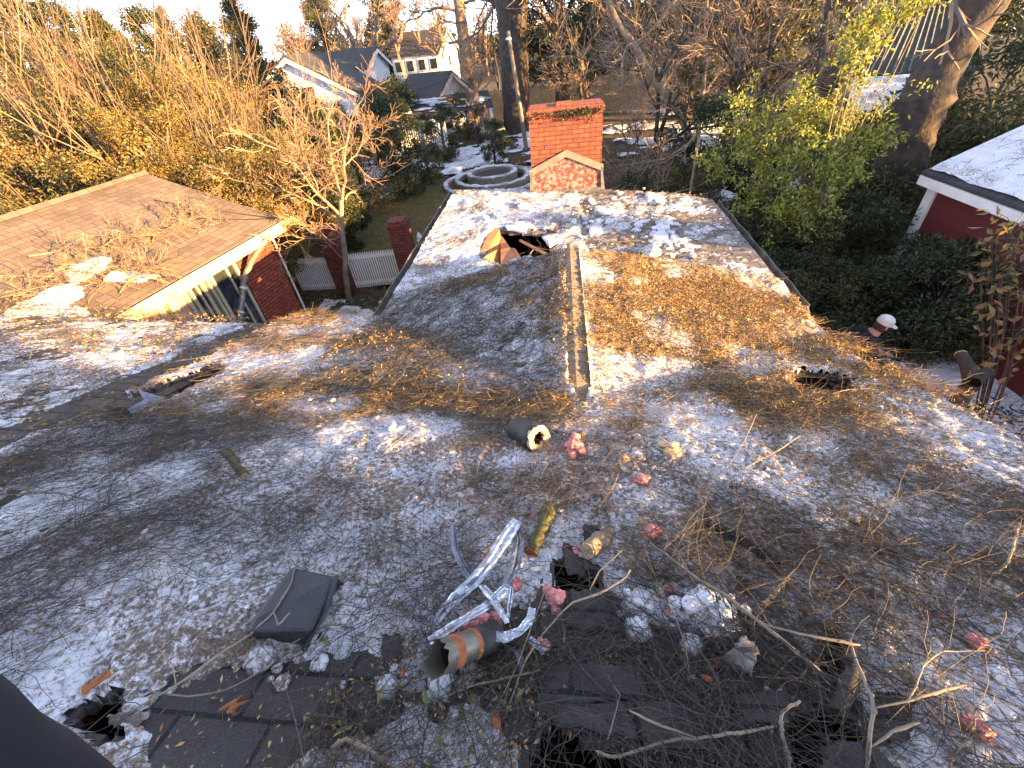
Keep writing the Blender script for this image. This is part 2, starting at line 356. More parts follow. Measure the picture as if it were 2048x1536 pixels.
M['bare'] = misl('bare_twig_crown', [(.26, .16, .09), (.34, .21, .12), (.18, .11, .065), (.42, .28, .16)])
M['bare_thicket'] = misl('thicket_twigs', [(.20, .13, .07), (.13, .09, .06), (.26, .16, .08), (.09, .065, .05)]); M['bark_mid'] = mplain('thicket_bark', (.22, .16, .09), (.12, .085, .055), 5, .9, 0, .6)
M['bare_grey'] = misl('grey_twig_crown', [(.20, .15, .11), (.30, .22, .15), (.12, .09, .07)])
M['black'] = mplain('black_metal', (.016, .017, .020), (.026, .027, .03), 30, .55, .1, .5, .002, 200)
M['rubber'] = mplain('black_rubber', (.02, .019, .018), (.035, .032, .03), 12, .6)
M['beige'] = mplain('beige_sealant', (.55, .43, .28), (.40, .28, .17), 30, .85)
M['duct'] = mplain('galvanized_duct', (.20, .18, .14), (.12, .11, .095), 14, .45, .6, .2)
M['rust'] = mplain('rust', (.36, .12, .035), (.20, .065, .025), 30, .9)
M['foil'] = mplain('crumpled_foil', (.52, .54, .57), (.30, .32, .35), 30, .30, .9, .5, .002, 90)
M['foil_dark'] = mplain('dull_foil_backing', (.20, .22, .27), (.11, .12, .15), 14, .5, .4, 1, .006, 60)
M['pink'] = mplain('pink_insulation', (.78, .33, .31), (.58, .20, .19), 30, 1, 0, 1, .01, 70)
M['insul'] = mplain('tan_insulation', (.78, .52, .30), (.60, .36, .18), 24, 1, 0, 1, .01, 70)
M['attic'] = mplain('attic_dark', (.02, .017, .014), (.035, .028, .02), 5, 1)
M['green_metal'] = mplain('green_metal_roof', (.035, .06, .045), (.02, .035, .028), 3, .6, .1)
M['terra'] = mplain('terracotta', (.34, .11, .05), (.26, .08, .04), 8, .8)
M['cloth_black'] = mplain('black_fabric', (.006, .006, .009), (.011, .011, .016), 20, 1); M['cloth_khaki'] = mplain('khaki_fabric', (.20, .15, .09), (.14, .10, .06), 8, .95)
M['skin'] = mplain('skin', (.55, .27, .17), (.48, .22, .14), 8, .6); M['hair'] = mplain('brown_hair', (.07, .035, .02), (.04, .02, .012), 40, .8)
M['cap'] = mplain('white_cap_cloth', (.68, .68, .64), (.55, .55, .52), 10, .9); M['logo'] = mplain('orange_print', (.60, .14, .06), (.5, .12, .05), 10, .9)
M['moss'] = mplain('mossy_bark', (.10, .11, .03), (.07, .05, .03), 20, 1, 0, 1, .008, 60)
M['char'] = mplain('rotten_bark', (.03, .024, .02), (.012, .010, .009), 12, .95, 0, 1, .01, 40)
M['wire'] = mplain('black_wire', (.02, .02, .02), None, 5, .6)
M['grey_wood'] = mplain('grey_weathered_wood', (.24, .20, .15), (.14, .12, .09), 6, .9)
# ================================================================== GROUND
def mground():
    mt, n, l, b = _mat('leaf_litter_ground'); pos = _geo(n)
    c = _ramp(n, l, _noise(n, l, 7, 9, pos, .75), [(.32, (.022, .018, .012)), (.5, (.075, .045, .026)), (.62, (.13, .075, .04)), (.75, (.2, .13, .07))])
    c = _mix(n, l, _ramp(n, l, _noise(n, l, .35, 6, pos), [(.46, (0, 0, 0)), (.58, (1, 1, 1))]), c, (.045, .055, .02))
    l.new(c, b.inputs['Base Color']); b.inputs['Roughness'].default_value = .95; _bump(n, l, b, _noise(n, l, 18, 7, pos, .8), 1, .05)
    return mt
def grid(u0, u1, v0, v1, du, dv, fz, keep=None, frame=True):
    U = np.arange(u0, u1 + du * .5, du); W = np.arange(v0, v1 + dv * .5, dv); uu, vv = np.meshgrid(U, W)
    z = fz(uu, vv); X = cA * uu + sA * vv if frame else uu; Y = -sA * uu + cA * vv if frame else vv
    V = np.stack([X, Y, z], -1).reshape(-1, 3); nu, nv = len(U), len(W)
    i = (np.arange(nv - 1)[:, None] * nu + np.arange(nu - 1)[None]); F = np.stack([i, i + 1, i + nu + 1, i + nu], -1).reshape(-1, 4)
    if keep is not None:
        k = keep((uu[:-1, :-1] + uu[1:, 1:]) / 2, (vv[:-1, :-1] + vv[1:, 1:]) / 2).ravel(); F = F[k]
        used = np.unique(F); mp = np.full(len(V), -1); mp[used] = np.arange(len(used)); V = V[used]; F = mp[F]
    return V, [F]
g1 = grid(-40, 40, -12, 60, .5, .5, lambda u, v: -.12 + .12 * fbm(u * .4, v * .4, 4, 3))
g2 = (np.array([[-1500, -1500, -.2], [1500, -1500, -.2], [1500, 1500, -.2], [-1500, 1500, -.2]], float), [np.array([[0, 1, 2, 3]])])
solo('ground', [g1, g2], mground(), None, None, kind='structure')
def mlawn():
    mt, n, l, b = _mat('winter_lawn'); pos = _geo(n)
    c = _ramp(n, l, _noise(n, l, 5, 8, pos, .7), [(.3, (.06, .055, .018)), (.5, (.15, .115, .035)), (.7, (.26, .19, .065))])
    l.new(c, b.inputs['Base Color']); b.inputs['Roughness'].default_value = .95; _bump(n, l, b, _noise(n, l, 60, 5, pos, .8), 1, .04)
    return mt
LAWNP = [(-9.3, 11.4), (-2, 11.0), (1.5, 13), (1.5, 20), (-3, 21.5), (-7.2, 21), (-9.8, 16)]
def lawnkeep(u, v): return inpoly(u + .8 * (fbm(u, v, 3, 5) - .5), v + .8 * (fbm(u, v, 3, 6) - .5), LAWNP)
solo('lawn', grid(-10.5, 2.5, 10.5, 22.5, .12, .12, lambda u, v: .03 + .05 * fbm(u * 1.5, v * 1.5, 4, 9), lawnkeep), mlawn(), None, None, kind='structure')
rng = np.random.default_rng(11)
n_ = 60000; gu = rng.uniform(-10, 2, n_); gv = rng.uniform(11, 22, n_); k_ = lawnkeep(gu, gv); gu, gv = gu[k_], gv[k_]
P0 = np.stack([cA * gu + sA * gv, -sA * gu + cA * gv, np.full(len(gu), .05)], 1); D = rng.normal(size=P0.shape) * .5; D[:, 2] = 1
solo('grass', leaves(P0, .09, .012, rng, 0, D), mleaf('grass_blade', [(.16, .13, .035), (.24, .19, .06), (.09, .09, .025), (.32, .25, .10)], .3, .7), 'short tan winter grass growing on the backyard lawn', 'grass', kind='stuff')
# ground litter: fallen leaves
n_ = 26000; gu = rng.uniform(-12, 16, n_); gv = rng.uniform(2, 26, n_)
P0 = np.stack([cA * gu + sA * gv, -sA * gu + cA * gv, np.full(n_, .05)], 1); D = rng.normal(size=P0.shape); D[:, 2] *= .3
solo('fallen_leaves', leaves(P0, .11, .055, rng, 2, D), M['leaf_brown'], 'brown fallen leaves scattered over the yard soil', 'leaves', kind='stuff')
# ground snow patches
def gsnow(u0, u1, v0, v1, thr, seed, poly=None, h=.09):
    f = lambda u, v: fbm(u * .55, v * .55, 5, seed) - thr
    return grid(u0, u1, v0, v1, .1, .1, lambda u, v: .02 + h * np.clip(f(u, v) * 9, -.6, 1) + .03 * fbm(u * 4, v * 4, 2, seed), (lambda u, v: (f(u, v) > -.03) & (inpoly(u, v, poly) if poly else True)))
solo('snow_patches', [gsnow(12.5, 18, 15.5, 22, .42, 28), gsnow(4.6, 12, 4.6, 9.2, .42, 21), gsnow(-12, 2, 23, 31, .54, 22), gsnow(7, 14, 11, 20, .55, 23), gsnow(-6.6, -3, 6.5, 10.2, .63, 25), gsnow(-22, -8, 12, 30, .52, 26), gsnow(-5, 16, 24, 40, .61, 27)], M['snow_clean'], 'white melting snow patches lying on the ground between shrubs', 'snow', kind='stuff')
# ================================================================== THE DAMAGED HOUSE
def d_main(u, v): return 1.492 + .28 * v + .0355 * u
def zmain(u, v):
    z = EYE - d_main(u, v); back = EYE - d_main(u, -.4) - .28 * (-.4 - v); return np.where(v < -.4, back, z)
def zleft(u, v):
    z = EYE - (d_main(u, v) + .15 + .10 * (u + 3.65)); back = EYE - (d_main(u, -.4) + .15 + .10 * (u + 3.65)) - .28 * (-.4 - v); return np.where(v < -.4, back, z)
def zwing(u, v): return EYE - (2.15 + np.where(u < .084, (.084 - u) * .226, (u - .084) * .214))
def zflat(u, v): return EYE - (2.72 - .015 * (v - 5))
VG, VE = 5.24, 4.75
def roofz(u, v):
    u = np.asarray(u, float); v = np.asarray(v, float)
    z = np.where(v < 5.0, zmain(u, v), -9); inw = (u > -2.37) & (u < 2.66)
    z = np.where((u < -3.65) & (v < 5.2), zleft(u, v), z)
    z = np.where(inw & (v < VG) & (v > 2.0), np.maximum(z, zwing(u, v)), z)
    z = np.where(inw & (v >= VG), zflat(u, v), z)
    return z
MAINP = [(-3.65, -4.5), (3.3, -4.5), (2.95, 0), (2.65, 1.95), (2.43, 4.2), (0, 4.4), (-2.37, 4.72), (-3.6, 4.65)]
def onroof(px, py, off=0.0):
    r = ray(px, py); t = 0.6
    for i in range(900):
        p = np.array([0, 0, EYE]) + r * t; u, v = wh(p[0], p[1])
        if p[2] <= float(roofz(u, v)) + off: break
        t += .012
    return p
def onroof_h(px, py): p = onroof(px, py); return wh(p[0], p[1])
HOLES = [[(1110, 1128), (1150, 1118), (1195, 1145), (1205, 1185), (1150, 1195), (1108, 1182)],
         [(1098, 1432), (1140, 1450), (1210, 1490), (1330, 1536), (1330, 1600), (1050, 1600), (1062, 1500)],
         [(1572, 1436), (1640, 1415), (1700, 1440), (1735, 1480), (1650, 1500), (1640, 1600), (1560, 1600)],
         [(150, 1440), (175, 1405), (235, 1392), (250, 1420), (225, 1440), (235, 1485), (170, 1462)],
         [(1640, 1300), (1668, 1270), (1700, 1330), (1690, 1400), (1655, 1400)],
         [(1580, 765), (1610, 745), (1700, 760), (1690, 785), (1610, 790)]]
HOLES_H = [[onroof_h(*p) for p in h] for h in HOLES]
LHOLE = [onroof_h(*p) for p in [(195, 812), (262, 790), (330, 770), (420, 735), (445, 742), (350, 795), (262, 838), (225, 832)]]
FHOLE = [onroof_h(*p) for p in [(968, 514), (975, 480), (1000, 462), (1100, 468), (1102, 500), (1085, 514)]]
def jit(u, v, a=.05, f=18): return u + a * (fbm(u * f, v * f, 2, 71) - .5), v + a * (fbm(u * f, v * f, 2, 72) - .5)
def inhole(u, v, grow=0):
    u, v = jit(u, v); r = np.zeros(np.shape(u), bool)
    for h in HOLES_H + [LHOLE, FHOLE]:
        c = np.mean(h, axis=0); hp = [(c[0] + (p[0] - c[0]) * (1 + grow), c[1] + (p[1] - c[1]) * (1 + grow)) for p in h]
        r |= inpoly(u, v, hp)
    return r
def wobble(u, v): return .018 * (fbm(u * 1.4, v * 1.4, 3, 41) - .5)
house = thing('damaged_house', hw(0, 2, 0), 'single storey house with broken snow and twig covered shingle roof underfoot', 'house')
FLATP = [(-2.37, VG), (2.66, VG - .6), (2.66, 8.3), (2.3, 8.7), (.85, 9.3), (-2.37, 9.95)]
WINGR = lambda u, v: (u > -2.37) & (u < 2.66) & (v > 2.0) & (v < VG)
ro = part('main_roof', grid(-3.66, 3.3, -4.5, 4.9, .03, .03, lambda u, v: zmain(u, v) + wobble(u, v), lambda u, v: inpoly(u, v, MAINP) & ~inhole(u, v) & ~(WINGR(u, v) & (zwing(u, v) > zmain(u, v) + .03))), M['shingle'], house, uv=HAX)
sm = ro.modifiers.new('thickness', 'SOLIDIFY'); sm.thickness = .035; sm.offset = -1
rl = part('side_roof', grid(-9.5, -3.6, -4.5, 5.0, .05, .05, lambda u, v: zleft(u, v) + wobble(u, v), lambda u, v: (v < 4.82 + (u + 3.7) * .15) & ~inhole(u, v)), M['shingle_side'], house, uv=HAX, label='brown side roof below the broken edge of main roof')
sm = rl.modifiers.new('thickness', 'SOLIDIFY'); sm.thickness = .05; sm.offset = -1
rw = part('wing_roof', [grid(-2.37, .084, 2.0, VG, .0409, .04, lambda u, v: zwing(u, v), lambda u, v: zwing(u, v) > zmain(u, v) - .03), grid(.084, 2.66, 2.0, VG, .0409, .04, lambda u, v: zwing(u, v), lambda u, v: zwing(u, v) > zmain(u, v) - .03)], M['shingle_far'], house, uv=HAX)
sm = rw.modifiers.new('thickness', 'SOLIDIFY'); sm.thickness = .035; sm.offset = -1
# gable infill between wing and flat roof
gz = [hw(-2.37, VG - .01, EYE - 2.78), hw(2.66, VG - .01, EYE - 2.78), hw(2.66, VG - .01, float(zwing(2.66, 5)) - .01), hw(.084, VG - .01, EYE - 2.16), hw(-2.37, VG - .01, float(zwing(-2.37, 5)) - .01)]
part('gable_end', slabp(gz, hw(0, -.03, 0)), M['grey_wood'], house)
rf = part('flat_roof', grid(-2.37, 2.66, VG - .1, 10, .06, .06, lambda u, v: zflat(u, v) + wobble(u, v) * 2, lambda u, v: inpoly(u, v, [(-2.37, VG - .1), (2.7, VG - .1)] + FLATP[2:]) & ~inhole(u, v)), M['shingle_far'], house, uv=HAX)
sm = rf.modifiers.new('thickness', 'SOLIDIFY'); sm.thickness = .06; sm.offset = -1
# ridge cap: overlapping bent tabs
caps = []
for i in range(22):
    v0 = 2.32 + i * .137; 
    for sgn, sl, cwd in ((-1, .226, .06), (1, .214, .125)):
        a = hw(.084, v0, EYE - 2.15 + .012); b_ = hw(.084 + sgn * cwd, v0, EYE - 2.15 - cwd * sl + .008); c_ = hw(.084 + sgn * cwd, v0 + .16, EYE - 2.15 - cwd * sl + .006); d_ = hw(.084, v0 + .16, EYE - 2.15 + .009)
        caps.append(slabp([a, b_, c_, d_] if sgn > 0 else [a, d_, c_, b_], (0, 0, -.006)))
part('ridge_cap', caps, M['shingle_cap'], house, uv=HAX)
# rake and eave edges, gutters
def hpoly(ps): return [hw(*p) for p in ps]
def strip(ps, w_, h_, mat, name, label=None, lip=0):
    out = []
    for a, b_ in zip(ps[:-1], ps[1:]):
        a, b_ = np.array(a), np.array(b_); d = b_ - a; L = np.linalg.norm(d); out.append(box((a + b_) / 2, (w_, L, h_), np.array([np.cross(d / L, [0, 0, 1]), d / L, np.cross(np.cross(d / L, [0, 0, 1]), d / L)])))
    return part(name, out, mat, house, label=label)
zl_ = EYE - 2.72
def gutterprof(p0, p1, side, name):
    p0, p1 = np.array(p0), np.array(p1); out = []
    n = 14; pts = [p0 + (p1 - p0) * i / n + np.array([0, 0, -.012 * math.sin(i * 2.1)]) for i in range(n + 1)]
    d = (p1 - p0) / np.linalg.norm(p1 - p0); s = np.cross(d, [0, 0, 1.0]) * side
    prof = [(0, 0), (0, -.10), (.09, -.11), (.115, -.05), (.12, .012), (.108, .012), (.10, -.045), (.08, -.095), (.012, -.085), (.010, 0)]
    V = []; 
    for p in pts:
        for a, b_ in prof: V.append(p + s * a + np.array([0, 0, b_]))
    k = len(prof); F = [[i * k + j, i * k + (j + 1) % k, (i + 1) * k + (j + 1) % k, (i + 1) * k + j] for i in range(n) for j in range(k)]
    F2 = [list(range(k))[::-1], [n * k + j for j in range(k)]]
    return part(name, (np.array(V), [np.array(F), np.array(F2)]), M['gutter'], house)
gutterprof(hw(-2.38, 4.7, zl_ - .0), hw(-2.38, 9.95, zl_ + .06), -1, 'gutter')
gutterprof(hw(2.67, 4.62, zl_ - .02), hw(2.67, 8.3, zl_ + .02), 1, 'gutter')
part('gutter_elbow', tube([hw(2.72, 4.6, zl_ - .05), hw(2.70, 4.5, zl_ - .07), hw(2.6, 4.40, zl_ - .14), hw(2.58, 4.38, zl_ - .5)], .055, 10), M['gutter'], house)
part('rake_board', [tube([hw(2.66, 1.95, float(zmain(2.66, 1.95)) - .06), hw(2.44, 4.22, float(zmain(2.44, 4.2)) - .06)], .045, 4), tube([hw(2.66, 1.95, float(zmain(2.66, 1.95)) - .06), hw(3.3, -4.4, float(zmain(3.3, -4.4)) - .06)], .045, 4)], M['grey_wood'], house)
part('fascia', [hbox(-2.40, -2.37, 5, 9.95, zl_ - .2, zl_ - .03), hbox(2.66, 2.69, 5, 8.3, zl_ - .2, zl_ - .03)], M['grey_wood'], house)
# walls and attic floor
part('wall', [hbox(-3.3, -3.1, -4, 4.4, 0, 2.2), hbox(2.1, 2.3, -4, 9, 0, 2.3), hbox(-2.1, -1.9, 4.4, 9.6, 0, 2.4), hbox(-1.9, 2.1, 9.0, 9.2, 0, 2.4), hbox(-9.2, -3.3, 4.3, 4.45, 0, 2.1)], M['brick_dark'], house, uv=HAX)
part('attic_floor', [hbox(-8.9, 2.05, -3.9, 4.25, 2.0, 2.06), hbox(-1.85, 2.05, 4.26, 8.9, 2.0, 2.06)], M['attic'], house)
part('eave_board', [hbox(-3.6, -2.4, 4.55, 4.62, 2.28, 2.42)], M['grey_wood'], house)
# far opening: tilted plywood pieces
def tri(pxs, offs, t=.02):
    P = [onroof(*p) + np.array([0, 0, o]) for p, o in zip(pxs, offs)]; return slabp(P, (0, 0, -t))
part('broken_sheathing', [tri([(968, 514), (1000, 462), (1000, 500), (985, 516)], (-.02, .0, -.25, -.2)), tri([(1000, 462), (1040, 512), (1000, 514)], (-.05, -.1, -.12)), tri([(1000, 468), (1030, 490), (1045, 514), (1010, 512)], (-.2, -.06, -.05, -.3)), tri([(985, 455), (1000, 462), (968, 512), (960, 505)], (.03, .03, .0, .01))], M['ply'], house, label='splintered orange plywood inside the far roof opening')
part('rafter', [tube([onroof(1040, 470) - [0, 0, .1], onroof(1120, 505) - [0, 0, .12]], .03, 4)], M['ply'], house)
part('rafter', [tube([hw(-.2, .1, 3.5), hw(.3, 1.4, 3.25)], .035, 4)], M['char'], house)
part('broken_sheathing', [slabp([onroof(1044, 1500), onroof(1056, 1495), onroof(1052, 1550), onroof(1040, 1550)], (0, 0, -.04))], M['wood'], house)
for ug, fz_ in ((2.25, zmain), (-8.9, zleft)):
    vs = [-4.4, -.4, 4.1]; part('gable_wall', slabp([hw(ug, -4.4, 0), hw(ug, 4.1, 0)] + [hw(ug, v_, float(fz_(ug, v_)) - .06) for v_ in vs[::-1]], hw(.06, 0, 0)), M['brick_dark'], house, uv=HAX)
part('rear_wall', hbox(-8.9, 2.3, -4.42, -4.3, 0, 2.55), M['brick_dark'], house, uv=HAX)
# dark shingle flashing at left hole
part('flashing', [slabp([onroof(285, 790) + [0, 0, .05], onroof(335, 800) + [0, 0, .02], onroof(300, 825) - [0, 0, .08], onroof(288, 812) - [0, 0, .1]], (0, 0, .004)), slabp([onroof(262, 826) + [0, 0, .03], onroof(312, 806) + [0, 0, .06], onroof(316, 811) + [0, 0, .02], onroof(268, 833) + [0, 0, .0]], (0, 0, .012))], M['foil_dark'], house, label='bent grey sheet metal flashing in a hole of the side roof')
# chimney
cv = 9.35; cu0, cu1 = -.60, .77; zb, zt = EYE - 2.95, EYE - 1.12
ch = part('chimney', [hbox(cu0, cu1, cv, cv + .62, zb, zt - .155)], M['brick'], house, uv=HAX)
def sub(name, parts, mat, parent, **k): return part(name, parts, mat, parent, **k)
sub('chimney_cap', [hbox(cu0 - .03, cu1 + .03, cv - .03, cv + .65, zt - .155, zt - .08), hbox(cu0 + .01, cu1 - .01, cv + .01, cv + .61, zt - .08, zt - .045), hbox(-.08, .22, cv + .05, cv + .45, zt - .045, zt - .01)], M['brick'], ch, uv=HAX)
pk = zt - .86; sd = pk - .30; um = (cu0 + cu1) / 2
def cw(u, z, dv=0): return hw(u, cv - .012 - dv, z)
sub('painted_brick', slabp([cw(cu0, sd - .4), cw(cu1, sd - .4), cw(cu1, sd), cw(um, pk), cw(cu0, sd)], hw(0, .02, 0)), M['brick_wash'], ch, uv=HAX)
sub('chevron_trim', [slabp([cw(cu0 - .04, sd - .03, .03), cw(um, pk - .02, .03), cw(um, pk + .10, .03), cw(cu0 - .04, sd + .09, .03)], hw(0, .045, 0)), slabp([cw(um, pk - .02, .03), cw(cu1 + .04, sd - .03, .03), cw(cu1 + .04, sd + .09, .03), cw(um, pk + .10, .03)], hw(0, .045, 0))], M['grey_wood'], ch)
sub('flashing', [hbox(cu0 - .05, cu1 + .05, cv - .05, cv - .02, EYE - 2.75, EYE - 2.60), slabp([cw(cu0 - .06, sd - .3, .03), cw(cu0 + .01, sd - .3, .03), cw(cu0 + .01, sd + .05, .03), cw(cu0 - .02, sd + .05, .03)], hw(0, .02, 0)), slabp([cw(cu1 + .01, sd - .38, .03), cw(cu1 + .09, sd - .4, .03), cw(cu1 + .02, sd + .05, .03), cw(cu1 - .01, sd + .05, .03)], hw(0, .02, 0))], M['metal'], ch)
r2 = np.random.default_rng(5); q = 500
mu_ = r2.normal(.3, .22, q); mu_[:160] = r2.uniform(cu0, cu1, 160); mz = zt - .10 - np.abs(r2.normal(0, .07, q))
k_ = (mu_ > cu0) & (mu_ < cu1); P0 = np.array([hw(a, cv - .035, b_) for a, b_ in zip(mu_[k_], mz[k_])])
sub('ivy', leaves(P0, .05, .035, r2, 0), M['leaf_olive'], ch)
# ================================================================== SNOW ON THE ROOF
def pm(u, v, c, r, ru=None):              # soft elliptical mask
    return np.exp(-(((u - c[0]) / r) ** 2 + ((v - c[1]) / (ru or r)) ** 2))
H = onroof_h
cS = {k: H(*p) for k, p in dict(slab=(1050, 415), slab2=(1300, 420), shade=(950, 700), bare1=(1230, 1350), bare2=(1450, 1420), bare3=(620, 1400), bare4=(420, 1460), pile=(1340, 1220), wh1=(420, 1020), wh2=(200, 1180), orange=(1400, 590), hole=(1180, 1060), br=(1500, 1320), lp=(120, 1020), or2=(1550, 620), or3=(1250, 640), lb=(300, 770)).items()}
def snowT(u, v):
    n1 = fbm(u * 1.3, v * 1.3, 5, 51, .6); n2 = fbm(u * 6 + v * 2, v * 6 - u * 2, 4, 52); n3 = fbm(u * 24, v * 24, 3, 53)
    c = .30 + 0 * u
    c = c - .9 * pm(u, v, cS['bare1'], .42, .24) - .8 * pm(u, v, cS['bare2'], .40, .25) - .55 * pm(u, v, cS['bare3'], .38, .16) - .6 * pm(u, v, cS['bare4'], .3, .15) - .3 * pm(u, v, cS['hole'], .12)
    c = c + .25 * pm(u, v, cS['pile'], .16, .08) + .12 * pm(u, v, cS['wh1'], .5) + .12 * pm(u, v, cS['wh2'], .5)
    c = c - .55 * pm(u, v, cS['orange'], .8, .6) - .40 * pm(u, v, cS['or2'], .6, .7) - .25 * pm(u, v, cS['or3'], .5, .3) - .25 * pm(u, v, cS['lp'], .5, .4)
    c = np.where((u > .03) & (u < .19) & (v > 2.46 + .12 * np.sin(u * 40)) & (v < VG + .05), -.6, c)
    c = np.where(u < -3.62, c - .22 - 1.6 * np.clip(1.6 - (-3.62 - u) / .40, 0, 1), c)                     # snow-free dark strip beside the broken edge, deepens the step's shade
    wl = (u < .03) & (v > 2.3 + np.clip(-u, 0, 3) * .9) & (v < VG); c = np.where(wl, c - .13, c); c = np.where((u > .2) & (u < .62) & (v > 2.4) & (v < VG), c - .14, c)  # snow thinned on the left wing slope to darken its shaded side
    fl = v > VG
    c = np.where(fl, -.04 + .40 * (u < .3) + .12 * pm(u, v, cS['slab2'], .8, .6), c)
    c = np.where(inhole(u, v, .15), -2, c)
    t = c + .50 * (n1 - .5) + .30 * (n2 - .5) + .30 * (n3 - .5)
    th = np.clip(t, -.3, .5) * .10
    return th + np.where(t > 0, .012 * (n3 - .4) + .022 * (n2 - .5), 0)
def surf(u, v): return roofz(u, v) + np.maximum(snowT(u, v), 0) + wobble(u, v)
def snowk(reg):
    return lambda u, v: reg(u, v) & (snowT(u, v) > -.014)
zs = lambda f: (lambda u, v: f(u, v) + wobble(u, v) + snowT(u, v))
regM = lambda u, v: inpoly(u, v, MAINP) & ~(WINGR(u, v) & (zwing(u, v) > zmain(u, v) + .01))
regW = lambda u, v: (zwing(u, v) > zmain(u, v) - .02)
sn = [grid(-3.64, 3.0, -.3, 1.7, .014, .014, zs(zmain), snowk(regM)), grid(-3.64, 3.0, 1.7, 4.75, .02, .02, zs(zmain), snowk(regM)),
      grid(-2.36, 2.65, 2.1, VG, .022, .022, lambda u, v: zwing(u, v) + snowT(u, v), snowk(regW)),
      grid(-2.36, 2.65, VG, 9.9, .03, .03, zs(zflat), snowk(lambda u, v: inpoly(u, v, FLATP))),
      grid(-9.4, -3.66, -.4, 4.8, .03, .03, zs(zleft), snowk(lambda u, v: v < 4.78 + (u + 3.7) * .15))]
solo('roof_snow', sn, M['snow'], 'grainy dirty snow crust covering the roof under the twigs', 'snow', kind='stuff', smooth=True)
# ================================================================== TWIG LITTER
rng = np.random.default_rng(99)
def lay_twigs(N, region, Lr, Rr, k=5, wild=.5, lift=.02, seed=0, dens=None, head=None):
    r = np.random.default_rng(seed); u = r.uniform(region[0], region[1], N * 3); v = r.uniform(region[2], region[3], N * 3)
    ok = (roofz(u, v) > 1) & ~inhole(u, v) & ~((np.abs(u - .135) < .12) & (v > 2.2) & (v < 5.3) & (r.random(N * 3) < .93))
    if dens is not None: ok &= r.random(N * 3) < dens(u, v)
    u, v = u[ok][:N], v[ok][:N]; n = len(u)
    L = Lr[0] * (Lr[1] / Lr[0]) ** r.random(n); a = r.uniform(0, 2 * math.pi, n) if head is None else r.normal(head[0], head[1], n)
    cur = r.normal(0, wild, n); P = np.zeros((n, k, 3)); uu, vv, aa = u.copy(), v.copy(), a.copy()
    lift0 = r.uniform(.002, lift, n); tilt = np.where(r.random(n) < .15, r.uniform(0, .5, n), r.uniform(0, .06, n))
    for i in range(k):
        z = surf(uu, vv); z = np.where(z < 1, P[:, i - 1, 2] if i else z, z)
        P[:, i, 0] = cA * uu + sA * vv; P[:, i, 1] = -sA * uu + cA * vv
        P[:, i, 2] = z
        uu = uu + np.cos(aa) * L / (k - 1); vv = vv + np.sin(aa) * L / (k - 1); aa = aa + cur / k + r.normal(0, wild * .6, n)
    t = np.arange(k) / (k - 1)
    base = (P[:, :1, 2] * (1 - t) + P[:, -1:, 2] * t); P[:, :, 2] = np.maximum(P[:, :, 2], base) + lift0[:, None] + (tilt * L)[:, None] * t[None] ** 1.5
    R0 = Rr[0] * (Rr[1] / Rr[0]) ** r.random(n); R = R0[:, None] * (1 - .6 * t[None])
    return P, R
def dmask(pts, base):
    cs = [(H(px, py), r_, w_) for px, py, r_, w_ in pts]
    def f(u, v):
        d = base + 0 * u
        for c, r_, w_ in cs: d = d + w_ * pm(u, v, c, r_)
        return d * (.22 + 1.5 * np.clip((fbm(u * 2.2, v * 2.2, 4, 61) - .44) * 9, 0, 1))
    return f
dn = dmask([(1180, 1000, .5, .6), (1600, 1250, .7, .6), (1800, 1000, .8, .4), (100, 1000, .8, .5), (1450, 1330, .4, .7), (250, 900, .7, .3), (900, 850, .7, .4), (1300, 700, .8, .3), (600, 900, .8, .3)], .42)
# 1 fine needles and stalks
P, R = lay_twigs(28000, (-3.6, 2.8, -.2, 2.6), (.03, .16), (.0004, .0011), 4, .7, .018, 1, dn)
leftw = lambda u, v: (u < .05) & (u > -2.4) & (v > 2.5 - .0 * u)  # left wing slope: dark twigs replace tan needles, deepening its shade
P2, R2 = lay_twigs(17000, (-3.6, 2.8, 2.0, 5.2), (.05, .22), (.0009, .002), 4, .6, .02, 2, lambda u, v: dn(u, v) * np.where(leftw(u, v), .22, 1))
P7, R7 = lay_twigs(9000, (-2.37, .05, 2.4, 5.2), (.05, .3), (.0009, .0022), 4, .6, .02, 12, lambda u, v: .9 + 0 * u)
M['needle'] = misl('tan_needles', [(.42, .28, .11), (.26, .16, .07), (.55, .38, .16), (.15, .10, .055), (.42, .26, .09)])
solo('twig_litter', strands(P, R), M['twig'], 'fine broken twigs strewn over the snowy roof', 'twigs', kind='stuff')
solo('needle_litter', strands(P2, R2), M['needle'], 'tan needles and fine stalks matted on the upper roof slopes', 'needles', kind='stuff')
# 2 longer thin twigs, darker
P, R = lay_twigs(9000, (-3.6, 2.8, -.2, 2.6), (.12, .45), (.0006, .0017), 7, .5, .04, 3, dn)
P2, R2 = lay_twigs(3000, (-3.6, 2.7, 2.2, 5.3), (.15, .6), (.0012, .0028), 6, .5, .04, 4, dn)
P3, R3 = lay_twigs(3000, (-8.5, -3.5, .5, 4.9), (.15, .7), (.0014, .003), 6, .5, .04, 5, lambda u, v: (.5 + .5 * (fbm(u * 1.5, v * 1.5, 3, 66) > .5)) * np.where((u > -4.25) & (u < -3.6), .12, 1))
P4, R4 = lay_twigs(900, (-3.6, -1.2, -.2, 2.2), (.2, .6), (.0008, .002), 7, .35, .05, 6, dmask([(100, 1000, .7, 1), (40, 1080, .5, 1)], 0), (.35, .3))
P5, R5 = lay_twigs(600, (.2, 2.6, -.1, 1.6), (.2, .6), (.0008, .0022), 7, .35, .06, 7, dmask([(1700, 1250, .45, 1), (1500, 1300, .3, 1), (1850, 1400, .4, 1)], .1), (2.4, .5))
